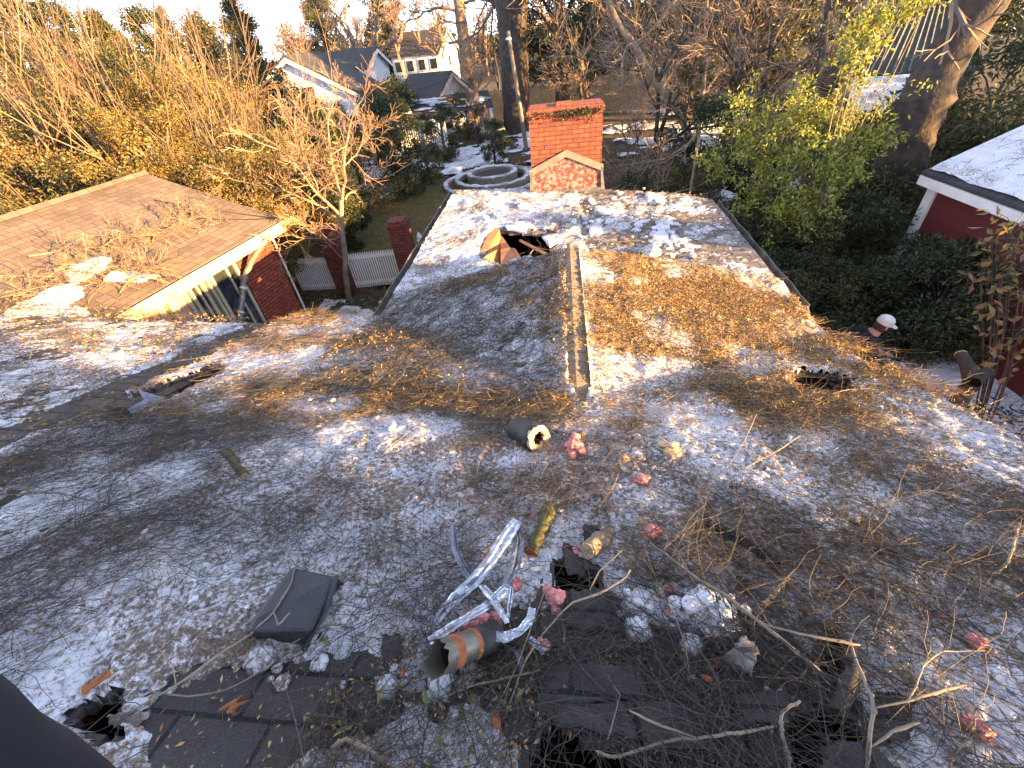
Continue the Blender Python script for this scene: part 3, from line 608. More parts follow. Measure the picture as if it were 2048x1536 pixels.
P8, R8 = lay_twigs(2000, (-1.2, 2.4, -.2, 1.5), (.12, .5), (.0007, .002), 6, .5, .07, 9, dmask([(1200, 1050, .3, 1), (1150, 1350, .45, .7), (1500, 1400, .4, 1), (900, 1350, .3, .8), (700, 1450, .3, .6)], .15))
P6, R6 = lay_twigs(450, (-2.3, 2.6, 5.3, 9.5), (.2, .9), (.0018, .0035), 6, .5, .04, 8)
solo('dead_twigs', [strands(P, R), strands(P2, R2), strands(P3, R3), strands(P4, R4), strands(P5, R5), strands(P6, R6), strands(P7, R7), strands(P8, R8)], M['twig_dark'], 'long thin dead twigs matted across the roof snow', 'twigs', kind='stuff')
# 3 chips
def lay_chips(N, region, L, W, seed, dens):
    r = np.random.default_rng(seed); u = r.uniform(region[0], region[1], N * 3); v = r.uniform(region[2], region[3], N * 3)
    ok = (roofz(u, v) > 1) & ~inhole(u, v) & ~((np.abs(u - .135) < .12) & (v > 2.2) & (v < 5.3) & (r.random(N * 3) < .6)) & (r.random(N * 3) < dens(u, v)); u, v = u[ok][:N], v[ok][:N]
    P = np.stack([cA * u + sA * v, -sA * u + cA * v, surf(u, v) + r.uniform(.002, .014, len(u))], 1); D = r.normal(size=P.shape); D[:, 2] *= .35
    return leaves(P, L, W, r, 1.0, D)
do = dmask([(1400, 600, .7, 1), (1560, 640, .5, 1), (1250, 640, .5, .8), (1500, 700, .7, .6), (1200, 780, .4, .8), (1700, 900, .6, .4), (1450, 880, .5, .5), (700, 690, .6, .3), (780, 810, .4, .4), (1000, 540, .5, .3), (700, 1450, .4, .6), (450, 1400, .3, .6), (1000, 1480, .3, .6), (1450, 640, .9, .9), (1750, 780, .6, .6)], .16)
solo('leaf_chips', [lay_chips(15000, (-3.6, 2.8, -.3, 2.6), .022, .009, 31, do), lay_chips(42000, (-2.36, 2.66, 2.2, 5.2), .036, .011, 32, do), lay_chips(4000, (-8, -3.5, .5, 4.9), .05, .018, 33, lambda u, v: .35 + 0 * u), lay_chips(1500, (-2.3, 2.6, 5.3, 9), .05, .02, 34, lambda u, v: .2 + 0 * u)], M['chip'], 'orange brown leaf and bark chips scattered on the roof', 'chips', kind='stuff')
dg = dmask([(1250, 1300, .4, .8), (1350, 1430, .3, .5), (620, 1400, .5, .8)], .12)
M['chip_d'] = misl('dark_bark_crumbs', [(.05, .04, .032), (.09, .065, .045), (.03, .026, .022), (.14, .095, .055)])
solo('bark_crumbs', [lay_chips(26000, (-3.6, 2.8, -.3, 2.6), .011, .004, 37, lambda u, v: .15 + 1.2 * (fbm(u * 2.2, v * 2.2, 4, 61) > .5)), lay_chips(12000, (-2.37, 2.6, 2.4, 5.2), .022, .007, 38, lambda u, v: np.where(u < .05, 1, .3))], M['chip_d'], 'dark bark crumbs and seed husks peppering the roof snow', 'crumbs', kind='stuff')
solo('pale_chips', [lay_chips(11000, (-3.6, 2.8, -.3, 2.6), .010, .005, 35, dg), lay_chips(1800, (-2.36, 2.66, 2.2, 5.2), .02, .012, 36, dg)], M['chip_g'], 'pale wood splinters and ice crumbs on the roof', 'chips', kind='stuff')

# ================================================================== TREES
def grow(rng, p, d, L, r, depth, S, tips, up=.15, wander=.22, nb=(3, 5), spread=.7, ratio=.62, nseg=5, rr=.55, mind=0):
    P = [np.array(p, float)]; dirs = []; d = np.array(d, float); d /= np.linalg.norm(d)
    for i in range(nseg):
        d = d + rng.normal(size=3) * wander + np.array([0, 0, up]); d /= np.linalg.norm(d)
        P.append(P[-1] + d * L / nseg); dirs.append(d)
    R = r * (1 - (1 - rr) * np.arange(nseg + 1) / nseg)
    S.append((depth, np.array(P), R))
    if depth == 0: tips.append(P[-1]); tips.append(P[nseg // 2 + 1]); return
    for k in range(rng.integers(nb[0], nb[1] + 1)):
        i = min(nseg, max(1, int(rng.uniform(.3 if k else .99, 1.0) * nseg))); dd = dirs[i - 1]
        o = rng.normal(size=3); o -= dd * np.dot(o, dd); o /= np.linalg.norm(o)
        grow(rng, P[i], dd + o * spread * rng.uniform(.6, 1.2), L * ratio * rng.uniform(.75, 1.2), R[i] * .72 if k else R[i], depth - 1, S, tips, up, wander, nb, spread, ratio, max(3, nseg - 1), rr)
def wood(S, mind, maxd=99, big=6):
    out = []
    for dep, P, R in S:
        if dep >= mind and dep <= maxd: out.append(tube(P, R, big if R[0] > .05 else 4, cap=False) if R[0] > .02 else None) if R[0] > .02 else out.append(strands(P[None], R[None], 3))
    return out
def strandset(S, d):
    g = {}
    for dep, P, R in S:
        if dep in d: g.setdefault(len(P), []).append((P, R))
    return [strands(np.array([a for a, _ in x]), np.array([b for _, b in x])) for x in g.values()]
def put(root, loc, rz=0, sc=1.0, tilt=(0, 0), label=None, cat=None, group=None):
    root.location = [float(c) for c in loc]; root.rotation_euler = (tilt[0], tilt[1], rz); root.scale = (sc,) * 3 if np.isscalar(sc) else sc
    if label: root['label'] = label
    if group: root['group'] = group
    return root
_first = {}
def inst(proto, loc, rz, sc, label, name=None, tilt=(0, 0), group=None):
    if proto.name not in _first: _first[proto.name] = 1; o = proto
    else: o = copy_tree(proto)
    put(o, loc, rz, sc, tilt, label, None, group)
    if not group and 'group' in o: del o['group']
    return o
def make_bare(seed, h=9, stems=1, crownmat='bare', bark='bark_tan', depth=4, up=.12, spread=.6, name='bare_tree', r0=.14, nb=(3, 4), tr=.006, stemspread=.25, wander=.16, ratio=.62):
    rng = np.random.default_rng(seed); S, tips = [], []
    for s in range(stems):
        a = rng.uniform(0, 6.28); rr = .35 * math.sqrt(stems - 1) * rng.random()
        grow(rng, (rr * math.cos(a), rr * math.sin(a), 0), (stemspread * math.cos(a), stemspread * math.sin(a), 1), h * .5 * rng.uniform(.8, 1.1), r0 * rng.uniform(.6, 1), depth, S, tips, up, wander, nb, spread, ratio)
    S = [(d, P, np.maximum(R, tr)) for d, P, R in S]
    t = thing(name, (0, 0, 0), 'tree', 'tree')
    part('trunk', strandset(S, range(2, 9)) if r0 < .05 else [tube(P, R, 7, False) for d, P, R in S if d >= 2], M[bark], t, smooth=True)
    part('crown', strandset(S, (0, 1)), M[crownmat], t)
    return t, S, tips
def make_ever(seed, h=5, w_=2.0, leaf='leaf_dark', n=14000, ll=.13, lw=.055, name='evergreen_tree', clumps=60, low=.15, bark='bark', conical=0, gap=.28):
    rng = np.random.default_rng(seed); cl = []
    for i in range(clumps):
        z = rng.uniform(low, 1); a = rng.uniform(0, 6.28); prof = (1 - z) ** .6 * 1.15 if conical else math.sqrt(max(.02, 1 - ((z - .5) / .56) ** 2))
        r = w_ * prof * math.sqrt(rng.uniform(.15, 1)) * rng.uniform(.75, 1.15); cl.append([r * math.cos(a), r * math.sin(a), z * h])
    cl = np.array(cl); idx = rng.integers(0, clumps, n); cr = w_ * gap * rng.uniform(.5, 1.2, clumps)
    o = rng.normal(size=(n, 3)); o /= np.linalg.norm(o, axis=1)[:, None]; o *= (rng.random(n) ** .45)[:, None]; o[:, 2] *= .75
    P = cl[idx] + o * cr[idx][:, None]
    t = thing(name, (0, 0, 0), 'tree', 'tree')
    tr = [tube([(0, 0, 0), (.05, .03, h * .35), (0, .08, h * .85)], [.035 * h, .026 * h, .008 * h], 7, False)]
    for c in cl[::2]:
        b0 = np.array([0, 0, max(.05 * h, c[2] * .65)]); tr.append(tube([b0, (b0 + c) / 2 + [0, 0, .04 * h], c], [.010 * h, .006 * h, .002 * h], 4, False))
    part('trunk', tr, M[bark], t)
    part('crown', leaves(P, ll, lw, rng, .5, o), M[leaf], t)
    return t
# -- upright bare stems at the left (above the neighbour's roof)
pa, _, _ = make_bare(1, 9.5, 7, 'bare_thicket', 'bark_mid', 3, .16, .42, 'crape_myrtle', .036, (2, 3), .0045, .34, .07, .60)
pb, _, _ = make_bare(2, 8.5, 6, 'bare_thicket', 'bark_mid', 3, .14, .6, 'crape_myrtle', .034, (2, 3), .0045, .42, .09, .62)
spots = [(pa, 20, 250, 18.5, .2, 1.15, 'multi-stemmed bare shrub tree at the far left edge behind the tan roof'), (pb, 130, 230, 18, 1, 1.2, 'pale-stemmed bare shrub tree just left of the tan roof peak'),
         (pa, 215, 250, 19, 2.1, 1.3, 'tall bare many-stemmed tree rising straight behind the tan roof peak'), (pb, 300, 230, 16.5, 3.3, 1.2, 'bare many-stemmed tree just right of the tan roof peak'),
         (pa, 380, 240, 15.5, 4, 1.0, 'bare upright stems over the golden shrubs midway down the tan roof edge'), (pb, 470, 240, 15.5, 5.1, .9, 'lower bare stems nearest the small pale dogwood'),
         (pb, 620, 200, 24, 2.2, .62, 'small bare stems in front of the white gabled house'), (pb, 730, 200, 27, 4.2, .6, 'small bare stems before the right eave of the white gabled house'), (pb, 70, 120, 19, .7, 1.15, 'bare stems farther back at the upper left, in front of the hidden house')]
for p, px, py, dd, rz, sc, lb in spots: inst(p, G(px, py, dd), rz, sc, lb)
# -- golden shrubs in front of them
ga = make_ever(21, 3.6, 1.7, 'leaf_gold', 26000, .065, .026, 'golden_shrub', 110, .02, 'bark_tan', gap=.19); gb = make_ever(22, 3.3, 1.9, 'leaf_gold2', 26000, .065, .026, 'golden_shrub', 110, .02, 'bark_tan', gap=.18); gc = make_ever(23, 3.6, 1.8, 'leaf_olive', 22000, .08, .035, 'olive_shrub', 90, .02, gap=.2)
for p, px, py, dd, rz, sc, lb in [(gc, 90, 300, 18, 0, 1.4, 'olive evergreen shrub left of the tan roof peak'), (gb, 200, 280, 17.5, 1, 1.5, 'golden-leaved shrub touching the top left of the tan roof peak'), (ga, 300, 280, 15.6, 2, 1.3, 'sunlit golden shrub directly behind the tan roof peak'),
                          (gb, 390, 300, 13.9, 3, 1.2, 'wide golden shrub halfway along the back edge of the tan roof'), (ga, 470, 330, 13.8, 4, 1.0, 'golden shrub near the gutter end of the tan roof'), (gc, 545, 300, 15.5, 5, 1.05, 'olive shrub behind the left limbs of the pale dogwood'),
                          (ga, 30, 230, 21, 6, 1.5, 'golden shrub at the left frame edge below bare stems'), (gb, 480, 230, 17, .5, 1.1, 'golden-brown shrub behind the bare stems left of the white gable'), (ga, 360, 220, 17.5, .9, 1.45, 'golden shrub far behind the tan roof among bare stems'), (gb, 110, 200, 22, 2.7, 1.9, 'tall golden-brown shrub at upper left among bare stems'), (gb, 330, 180, 23, 3.7, 1.9, 'tall golden-brown shrub behind the stems left of the dark evergreen'), (gc, 250, 200, 20, 1.7, 1.7, 'olive shrub in the gap between tall bare stems')]:
    inst(p, G(px, py, dd), rz, sc, lb)
# -- dark evergreens mid left
da = make_ever(31, 5, 1.9, 'leaf_dark', 14000, .15, .07, 'evergreen_shrub', 60, .05); db = make_ever(32, 4.6, 2.1, 'leaf_olive', 12000, .14, .06, 'evergreen_shrub', 50, .05); dc = make_ever(33, 4.4, 1.8, 'leaf_dark', 12000, .16, .07, 'evergreen_shrub', 46, .03)
for p, px, py, dd, rz, sc, lb in [(da, 620, 260, 18.5, 0, .78, 'dark evergreen shrub behind the left limbs of the pale dogwood'), (db, 700, 290, 19.5, 1, .72, 'olive evergreen right behind the pale dogwood trunk'), (dc, 640, 330, 16, 2, .6, 'low dark shrub at the left edge of the lawn'), (da, 780, 280, 21, 2, .75, 'dark evergreen beyond the lawn, left of the white picket gap'),
                          (dc, 790, 210, 33, 3, .88, 'broad dark tree in front of the dark low house roof'), (da, 760, 190, 31, 4, .72, 'dark evergreen touching the right eave of the white gabled house'), (db, 560, 180, 27, 4, .9, 'dark shrub under the window of the white gable'), (dc, 880, 250, 27, 5, .62, 'dark round shrub before the white picket fence'), (db, 930, 215, 33, 6, .55, 'grey-green shrub left of the wooden fence'),
                          (dc, 640, 215, 29, 0, .8, 'dark shrub below the gable wall of the white house'), (da, 985, 275, 24, 1, .42, 'small dark shrub left of the brick chimney'), (db, 855, 330, 22.5, 2.2, .4, 'low green plant clump behind the circular steps'), (dc, 500, 150, 30, 3, 1.25, 'dark tree left of the white gabled house')]:
    inst(p, G(px, py, dd), rz, sc, lb)
# -- big background evergreens
ba = make_ever(41, 14, 3.6, 'leaf_dark', 24000, .28, .11, 'magnolia_tree', 110, .18); bb = make_ever(42, 12, 3.4, 'leaf_olive', 22000, .26, .10, 'evergreen_tree', 100, .15, conical=1)
bc, _, _ = make_bare(43, 11, 2, 'bare', 'bark', 5, .06, .8, 'bare_tree', .16, (3, 4), .008, .2, .2, .66)
bd, _, _ = make_bare(44, 13, 1, 'bare_grey', 'bark_tan', 5, .08, .75, 'bare_tree', .22, (3, 4), .010, .1, .16, .68)
for p, px, py, dd, rz, sc, lb in [(ba, 1120, 60, 36, 0, 1.0, 'tall dark magnolia just right of the thick black trunk'), (bb, 1200, 100, 42, 1, .9, 'dark evergreen over the wooden fence behind the chimney'), (ba, 1395, 60, 34, 2, .95, 'big dark magnolia above the right end of the wooden fence'), (bb, 1500, 60, 28, 3, .9, 'dark evergreen left of the green metal roof'), (ba, 1590, 40, 36, 4, 1.1, 'tall dark tree behind the corrugated roof'),
                          (ba, 770, 60, 75, .5, .9, 'far dark evergreen behind the white house wing'), (bb, 640, 40, 70, 1.5, 1.0, 'slim far evergreen standing against the sky'), (ba, 1270, 40, 50, 2.6, 1.0, 'dark evergreen seen between bare limbs above the chimney'), (bb, 400, 60, 34, .2, .62, 'far green tree above the left bare stems'), (ba, 100, 80, 34, .3, .6, 'dark tree far behind the upper left stems'), (bb, 480, 60, 52, 2.2, .8, 'far grey-green tree left of the utility pole'), (bb, 200, 60, 40, 1.2, .7, 'far conical evergreen behind the left stems'), (ba, 300, 60, 45, 4.2, .62, 'far round evergreen behind the left stems'), (ba, 20, 100, 42, 2.2, .7, 'evergreen at the far upper left corner'), (ba, 1960, -40, 44, .3, .95, 'dark tree behind the thick leaning trunk')]:
    inst(p, G(px, py, dd), rz, sc, lb)
for p, px, py, dd, rz, sc, lb in [(bc, 1190, 120, 27, 0, .85, 'bare brown tree right of the tall dark magnolia'), (bc, 1330, 180, 20, 1, .75, 'bare spreading tree with arching limbs right of the chimney'), (bd, 1420, 100, 30, 2, .8, 'bare grey tree before the big dark magnolia'), (bc, 1480, 220, 18, 3, .62, 'bare tangled tree above the bright green bush'), (bd, 870, 30, 95, 4, .9, 'bare tree behind the far two-storey white house'), (bc, 985, 40, 62, 5, .9, 'bare orange-brown tree between pine and black trunk'), (bd, 680, 20, 52, 0, 1.0, 'tall bare tree standing against the sky by the utility pole'),
                          (bc, 1560, 30, 24, 1.2, .8, 'bare vine-hung tree at top right of centre'), (bc, 1700, -20, 38, 2.4, 1.0, 'bare brown tree behind the green roof ridge'), (bd, 330, 30, 50, 3.1, .9, 'far bare tree behind the tall left stems'), (bc, 1850, -60, 45, .3, 1.0, 'bare tree behind the leaning trunk'), (bc, 960, 310, 30, 1, .45, 'small bare bush behind the circular steps'), (bc, 1250, 330, 15.5, 2, .36, 'small bare bush just right of the chimney')]:
    inst(p, G(px, py, dd), rz, sc, lb)
# -- far-off woods as one mass
rng = np.random.default_rng(77)
def raw_bare(seed, h):
    r = np.random.default_rng(seed); S, tips = [], []
    grow(r, (0, 0, 0), (0, 0, 1), h * .5, .25, 4, S, tips, .08, .18, (3, 4), .75, .66); S = [(d, P, np.maximum(R, .028)) for d, P, R in S]
    return join(strandset(S, range(0, 6)))
tm = [raw_bare(i, 13) for i in range(4)]; far = []
for i in range(150):
    px = rng.uniform(-500, 2500); dd = rng.uniform(62, 150); p = G(px, 60 - .12 * (px - 1024) + 20, dd); V, F = tm[rng.integers(4)]
    a = rng.uniform(0, 6.28); c, s = math.cos(a), math.sin(a); sc = rng.uniform(.7, 1.1)
    far.append((V @ np.array([[c, s, 0], [-s, c, 0], [0, 0, 1]]) * sc + p, F))
M['far_wood'] = misl('far_woods_twigs', [(.30, .17, .10), (.38, .22, .13), (.22, .13, .08), (.34, .24, .15)])
solo('far_woods', far, M['far_wood'], 'far-off orange brown bare winter woods along the horizon', 'woods', kind='stuff')
fl = []
for i in range(190):
    px = rng.uniform(-600, 2600); dd = rng.uniform(85, 170); p = G(px, 60 - .12 * (px - 1024) + 20, dd); hh = rng.uniform(3, 8.5); n_ = 420
    o = rng.normal(size=(n_, 3)); o /= np.linalg.norm(o, axis=1)[:, None]; o *= (rng.random(n_) ** .4)[:, None]
    fl.append(leaves(p + o * [rng.uniform(3, 6), rng.uniform(3, 6), hh / 2] + [0, 0, hh / 2], .8, .45, rng, .5))
solo('far_foliage', fl, M['leaf_olive'], 'far-off low evergreen foliage along the horizon', 'foliage', kind='stuff')
# -- dogwood with pale limbs
rng = np.random.default_rng(8)
def PL(pts, d0): return np.array([PD(a, b, d0 + c) for a, b, c in pts])
DB = 11.9
limbs = [([(703, 608, .1), (690, 540, 0), (684, 450, 0), (682, 400, 0)], .085, .06), ([(682, 405, 0), (672, 350, .2), (655, 290, .4), (660, 230, .7), (672, 190, .8)], .042, .01), ([(684, 400, 0), (690, 340, -.3), (692, 290, -.5), (700, 240, -.6), (728, 195, -.8)], .045, .01),
         ([(680, 430, 0), (640, 395, -.3), (600, 345, -.5), (575, 310, -.7), (530, 290, -.9)], .045, .010), ([(680, 440, 0), (630, 410, .3), (580, 385, .5), (530, 375, .7), (470, 360, .8)], .035, .008), ([(690, 400, 0), (715, 375, .3), (745, 350, .6)], .03, .008),
         ([(660, 300, .4), (630, 260, .7), (608, 230, .8), (602, 205, .9)], .022, .006), ([(640, 395, -.3), (615, 330, -.7), (600, 280, -1)], .022, .006), ([(688, 520, 0), (640, 470, -.5), (600, 480, -.8), (560, 490, -1.2)], .018, .005), ([(640, 472, -.5), (610, 455, -.8), (600, 440, -1)], .012, .004), ([(690, 330, -.3), (720, 300, -.1), (740, 260, .1)], .02, .006), ([(660, 360, .2), (625, 345, .5), (600, 335, .8)], .015, .005)]
dog = thing('dogwood_tree', PL([(703, 608, .1)], DB)[0], 'small bare dogwood with pale forked limbs before the white picket fence', 'tree')
S, tips = [], []; out = []
for pts, ra, rb in limbs:
    P = resample(PL(pts, DB), 10); P[1:-1] += rng.normal(size=(8, 3)) * .02; R = np.linspace(ra, rb, 10); out.append(tube(P, R, 7, False))
    if ra < .06:
        for i in range(2, 10):
            for _ in range(2 if i < 9 else 3): d = P[i] - P[i - 1]; d /= np.linalg.norm(d); grow(rng, P[i], d + rng.normal(size=3) * .7, rng.uniform(.35, .7), max(.008, R[i] * .35), 2, S, tips, .05, .22, (2, 4), .7, .62, 4)
base = PL([(703, 608, .1)], DB)[0]; out.append(tube([[base[0], base[1], -.05], base + [0, 0, .02]], [.10, .085], 7, False))
part('trunk', out, M['bark_light'], dog, smooth=True); S = [(d, P, np.maximum(R, .0045)) for d, P, R in S]; part('crown', strandset(S, (0, 1, 2)), M['bare'], dog)
# -- single big trunks
def big(name, pts, dist, radii, bark, label, limbs=(), crown='bare_grey', n=12, seed=0, twl=2.2, cat='tree', tw=2):
    rng = np.random.default_rng(seed); P = resample(np.array([PD(a, b, dist + c) for a, b, c in pts]), 24); R = np.interp(np.linspace(0, 1, 24), np.linspace(0, 1, len(radii)), radii)
    t = thing(name, (P[0][0], P[0][1], 0), label, cat); P0 = P[0].copy(); P0[2] = -.1; P = np.concatenate([[P0], P]); R = np.concatenate([[R[0] * 1.25], R]); R = R * (1 + .06 * rng.normal(size=len(R)))
    S, tips = [], []; o = [tube(P, R, 14)]
    for pts2, c, ra, rb in limbs:
        Q = resample(np.array([PD(a, b, dist + c_) for a, b, c_ in pts2]), 12); Q[1:] += rng.normal(size=(11, 3)) * .05; RR = np.linspace(ra, rb, 12); o.append(tube(Q, RR, 7, False))
        for i in range(3, 12):
            for _ in range(tw): d = Q[i] - Q[i - 1]; d /= np.linalg.norm(d); grow(rng, Q[i], d + rng.normal(size=3) * .8, twl * rng.uniform(.4, 1), max(.012, RR[i] * .4), 2, S, tips, .03, .25, (2, 4), .7, .6, 4)
    part('trunk', o, M[bark], t, smooth=True)
    if S: S = [(d, P, np.maximum(R, .0055)) for d, P, R in S]; part('crown', strandset(S, (0, 1, 2)), M[crown], t)
    return t
big('oak_tree', [(1040, 300, 0), (1032, 200, 0), (1028, 100, 0), (1022, 0, 0), (1010, -110, 0), (1000, -260, 0)], 33, [.95, .88, .85, .95, .95, .6], 'bark', 'massive dark oak trunk rising behind the chimney left side', [([(1022, 0, 0), (1080, -40, -1), (1150, -70, -2)], 0, .3, .05), ([(1015, 20, 0), (975, -5, 1), (940, -60, 2)], 0, .25, .05)], 'leaf_dark' if 0 else 'bare_grey', seed=1, twl=5)
big('pine_tree', [(942, 172, 0), (932, 110, 0), (922, 40, 0), (914, -30, 0), (900, -180, 0)], 45, [.52, .50, .46, .42, .3], 'bark_tan', 'tall pale sunlit pine trunk behind the low dark house roof', [([(918, 20, 0), (870, 15, -1), (810, 45, -2)], 0, .14, .03), ([(925, 55, 0), (905, 45, -.5), (880, 35, -1)], 0, .1, .03), ([(916, 5, 0), (960, 0, 1), (1000, 10, 2)], 0, .14, .04)], 'bare', seed=2, twl=3)
big('leaning_oak', [(1790, 350, 0), (1832, 250, .1), (1862, 165, .2), (1905, 95, .3), (1965, 10, .5), (2010, -60, .6), (2060, -150, .7)], 13.5, [.50, .46, .44, .42, .36, .36, .32], 'bark', 'thick dark oak trunk leaning right beside the red barn', [([(1975, 0, .5), (1900, -90, 0), (1820, -150, -.5)], 0, .14, .04)], seed=3, twl=1.4)
big('vine_tree', [(1385, 290, 0), (1360, 230, .3), (1310, 165, .5), (1272, 95, .5), (1238, 50, .3), (1205, -20, 0)], 19, [.13, .12, .12, .11, .10, .08], 'bark_tan', 'curved brown trunk arching up left from right of the chimney', [([(1310, 165, .5), (1280, 130, 1), (1230, 110, 1.5)], 0, .06, .02), ([(1272, 95, .5), (1320, 40, 0), (1360, -10, 0)], 0, .06, .02), ([(1360, 230, .3), (1330, 210, 0), (1290, 200, -.5), (1265, 245, -1)], 0, .05, .01)], seed=4, twl=1.8, tw=3)
big('vine_tree', [(1395, 270, 0), (1405, 190, .3), (1412, 120, .3), (1412, 50, .5), (1415, -30, .3)], 21, [.10, .08, .08, .07, .05], 'bark_light', 'slim pale upright stem right of the curved brown trunk', [([(1405, 190, .3), (1450, 130, 1), (1500, 90, 1.5)], 0, .05, .02), ([(1412, 120, .5), (1370, 60, 0), (1360, -10, 0)], 0, .05, .02)], seed=5, twl=1.8, tw=3)
big('bare_tree', [(1635, 150, 0), (1648, 90, .3), (1655, 20, .3), (1668, -60, .5)], 17, [.09, .08, .07, .05], 'bark', 'thin dark tree left of the green metal roof', [([(1648, 90, .3), (1600, 130, 0), (1570, 230, 0)], 0, .04, .015), ([(1655, 20, .3), (1720, -30, 0), (1760, -60, 0)], 0, .04, .02)], seed=6, twl=1.6, tw=3)
big('bare_tree', [(1690, 180, 0), (1708, 110, .3), (1725, 40, .3), (1745, -60, .5)], 19, [.11, .10, .10, .08], 'bark_tan', 'straight bare stem in front of the snowy lean-to roof', [([(1708, 110, .3), (1670, 60, 0), (1650, -10, 0)], 0, .04, .02)], seed=16, twl=1.4, tw=2)
# long fallen-looking sprays crossing in front of the shrubs
big('bare_sapling', [(1400, 260, 0), (1375, 290, 0), (1330, 318, 0), (1250, 330, -.3)], 12.5, [.03, .025, .02, .008], 'bark_light', 'pale arching sapling stem bending left below the bare trees', [([(1375, 290, 0), (1330, 320, -.2), (1290, 322, -.3)], 0, .015, .006)], seed=7, twl=.8)
# -- bright bush right: broadleaf
rng = np.random.default_rng(60)
def bushy(name, pts, label, n, mat, ll, lw, seed, base, stems=6, cr=.5, cat='shrub', sr=.028, bn=.15, bark='bark_light'):
    rng = np.random.default_rng(seed); t = thing(name, base, label, cat); cl = np.array([PD(a, b, d) for a, b, d in pts]); k = len(cl); o = []; sp = []
    for c in cl:
        b0 = np.array(base) + rng.normal(size=3) * [bn, bn, 0]; mid = b0 * .45 + c * .55 + [0, 0, .25]; Q = resample([b0, mid, c], 8); o.append(tube(Q, np.linspace(sr, .006, 8), 5, False))
        for j in range(9): e = c + rng.normal(size=3) * cr * .8; o.append(strands(resample([c, (c + e) / 2 + [0, 0, .05], e], 4)[None], np.linspace(.006, .002, 4)[None])); sp += [c + (e - c) * f for f in np.linspace(.3, 1, 7)]
    part('trunk', o, M[bark], t); sp = np.array(sp); idx = rng.integers(0, len(sp), n)
    P = sp[idx] + rng.normal(size=(n, 3)) * .085 * cr / .5; part('crown', leaves(P, ll, lw, rng, .6), M[mat], t); return t
bushy('camellia_bush', [(1480, 210, 12.6), (1490, 260, 12), (1500, 300, 11.6), (1450, 340, 11.5), (1530, 340, 11.3), (1560, 280, 12), (1600, 240, 12.2), (1630, 220, 12.4), (1660, 250, 12), (1690, 230, 12.2), (1720, 270, 12.1), (1760, 272, 12.1), (1620, 290, 11.6), (1660, 300, 11.4), (1580, 330, 11.2), (1640, 340, 11.1), (1700, 310, 11.4), (1520, 390, 11), (1580, 390, 10.8), (1640, 380, 10.8), (1480, 430, 10.7), (1545, 440, 10.5), (1605, 430, 10.5), (1690, 360, 11), (1590, 210, 12.6), (1540, 240, 12.4)], 'bright yellow-green broadleaf bush lit by sun, filling the space left of the red barn', 11000, 'leaf_bright', .105, .04, 61, G(1600, 420, 12), cr=.42)
bushy('holly_branch', [(1690, 110, 11), (1720, 70, 11.2), (1745, 90, 11), (1770, 40, 11.4), (1800, 30, 11.6), (1830, 10, 11.8), (1740, 50, 11.3), (1700, 60, 11.2), (1720, 120, 10.8), (1860, -5, 12), (1710, 150, 10.8)], 'bright leafy branch tips in front of the green metal roof', 1300, 'leaf_bright', .12, .04, 62, G(1640, 420, 11.5), cr=.26, cat='tree', sr=.011, bn=.03, bark='bark_tan')
# dark shrub mass at right
ra = make_ever(71, 1.7, 1.25, 'leaf_dark', 9000, .10, .035, 'azalea_shrub', 46, .02); rb_ = make_ever(72, 1.5, 1.3, 'leaf_olive', 8000, .10, .03, 'azalea_shrub', 40, .02)
for i, (p, px, py, dd, sc, lb) in enumerate([(ra, 1500, 470, 10.8, 1.05, 'dark shrub against the far right gutter corner'), (rb_, 1600, 470, 11, 1.05, 'olive shrub right of the far gutter corner'), (ra, 1700, 450, 11.4, 1.1, 'dark shrub under the bright bush'), (rb_, 1780, 440, 12, .9, 'dark olive shrub before the white corner of the red barn'), (ra, 1560, 550, 9.4, .8, 'dark shrub beside the long right gutter'), (rb_, 1650, 560, 9.3, .85, 'low fern-like shrub two paces right of the gutter'),
                                            (ra, 1740, 540, 9.8, .8, 'black-green shrub before the red barn wall'), (ra, 1850, 520, 10.6, .9, 'dark shrub along the base of the red barn wall'), (rb_, 1960, 540, 9.7, .6, 'dark shrub at the right frame edge below the red wall'), (rb_, 1640, 650, 7.9, .55, 'low green ferns left of the crouching person'), (ra, 1720, 610, 8.4, .5, 'small dark shrub just above the white cap'), (rb_, 1850, 790, 6.6, .48, 'ferny shrub below the sawn trunk at the roof edge'), (ra, 1430, 440, 12.5, .8, 'dark shrub behind the far right roof corner'),
                                            (rb_, 1370, 350, 14.5, 1.1, 'olive shrub between chimney and snow-topped table'), (ra, 1300, 350, 13.8, 1.0, 'dark shrub close to the right side of the chimney'), (rb_, 1760, 400, 13.5, 1.4, 'tangled olive thicket at the foot of the leaning oak'), (ra, 1950, 290, 16, 1.4, 'dark thicket between leaning oak and red barn roof'), (rb_, 1900, 250, 18, 1.4, 'brown-green thicket right of the leaning oak'), (ra, 1930, 500, 9.9, 1.0, 'dark shrub hiding the foot of the red barn wall'), (ra, 2010, 470, 10.2, 1.0, 'dark shrub against the red wall at the frame edge'), (rb_, 1980, 160, 17, 2.0, 'dark thicket under the trees right of the leaning oak'), (ra, 2040, 110, 20, 2.2, 'dark thicket at the upper right frame edge'), (rb_, 1700, 330, 16, 1.6, 'olive thicket behind the bright bush'), (ra, 1450, 300, 17, 1.7, 'dark thicket left of the bright bush')]):
    inst(p, G(px, py, dd), i * 1.3, sc, lb)
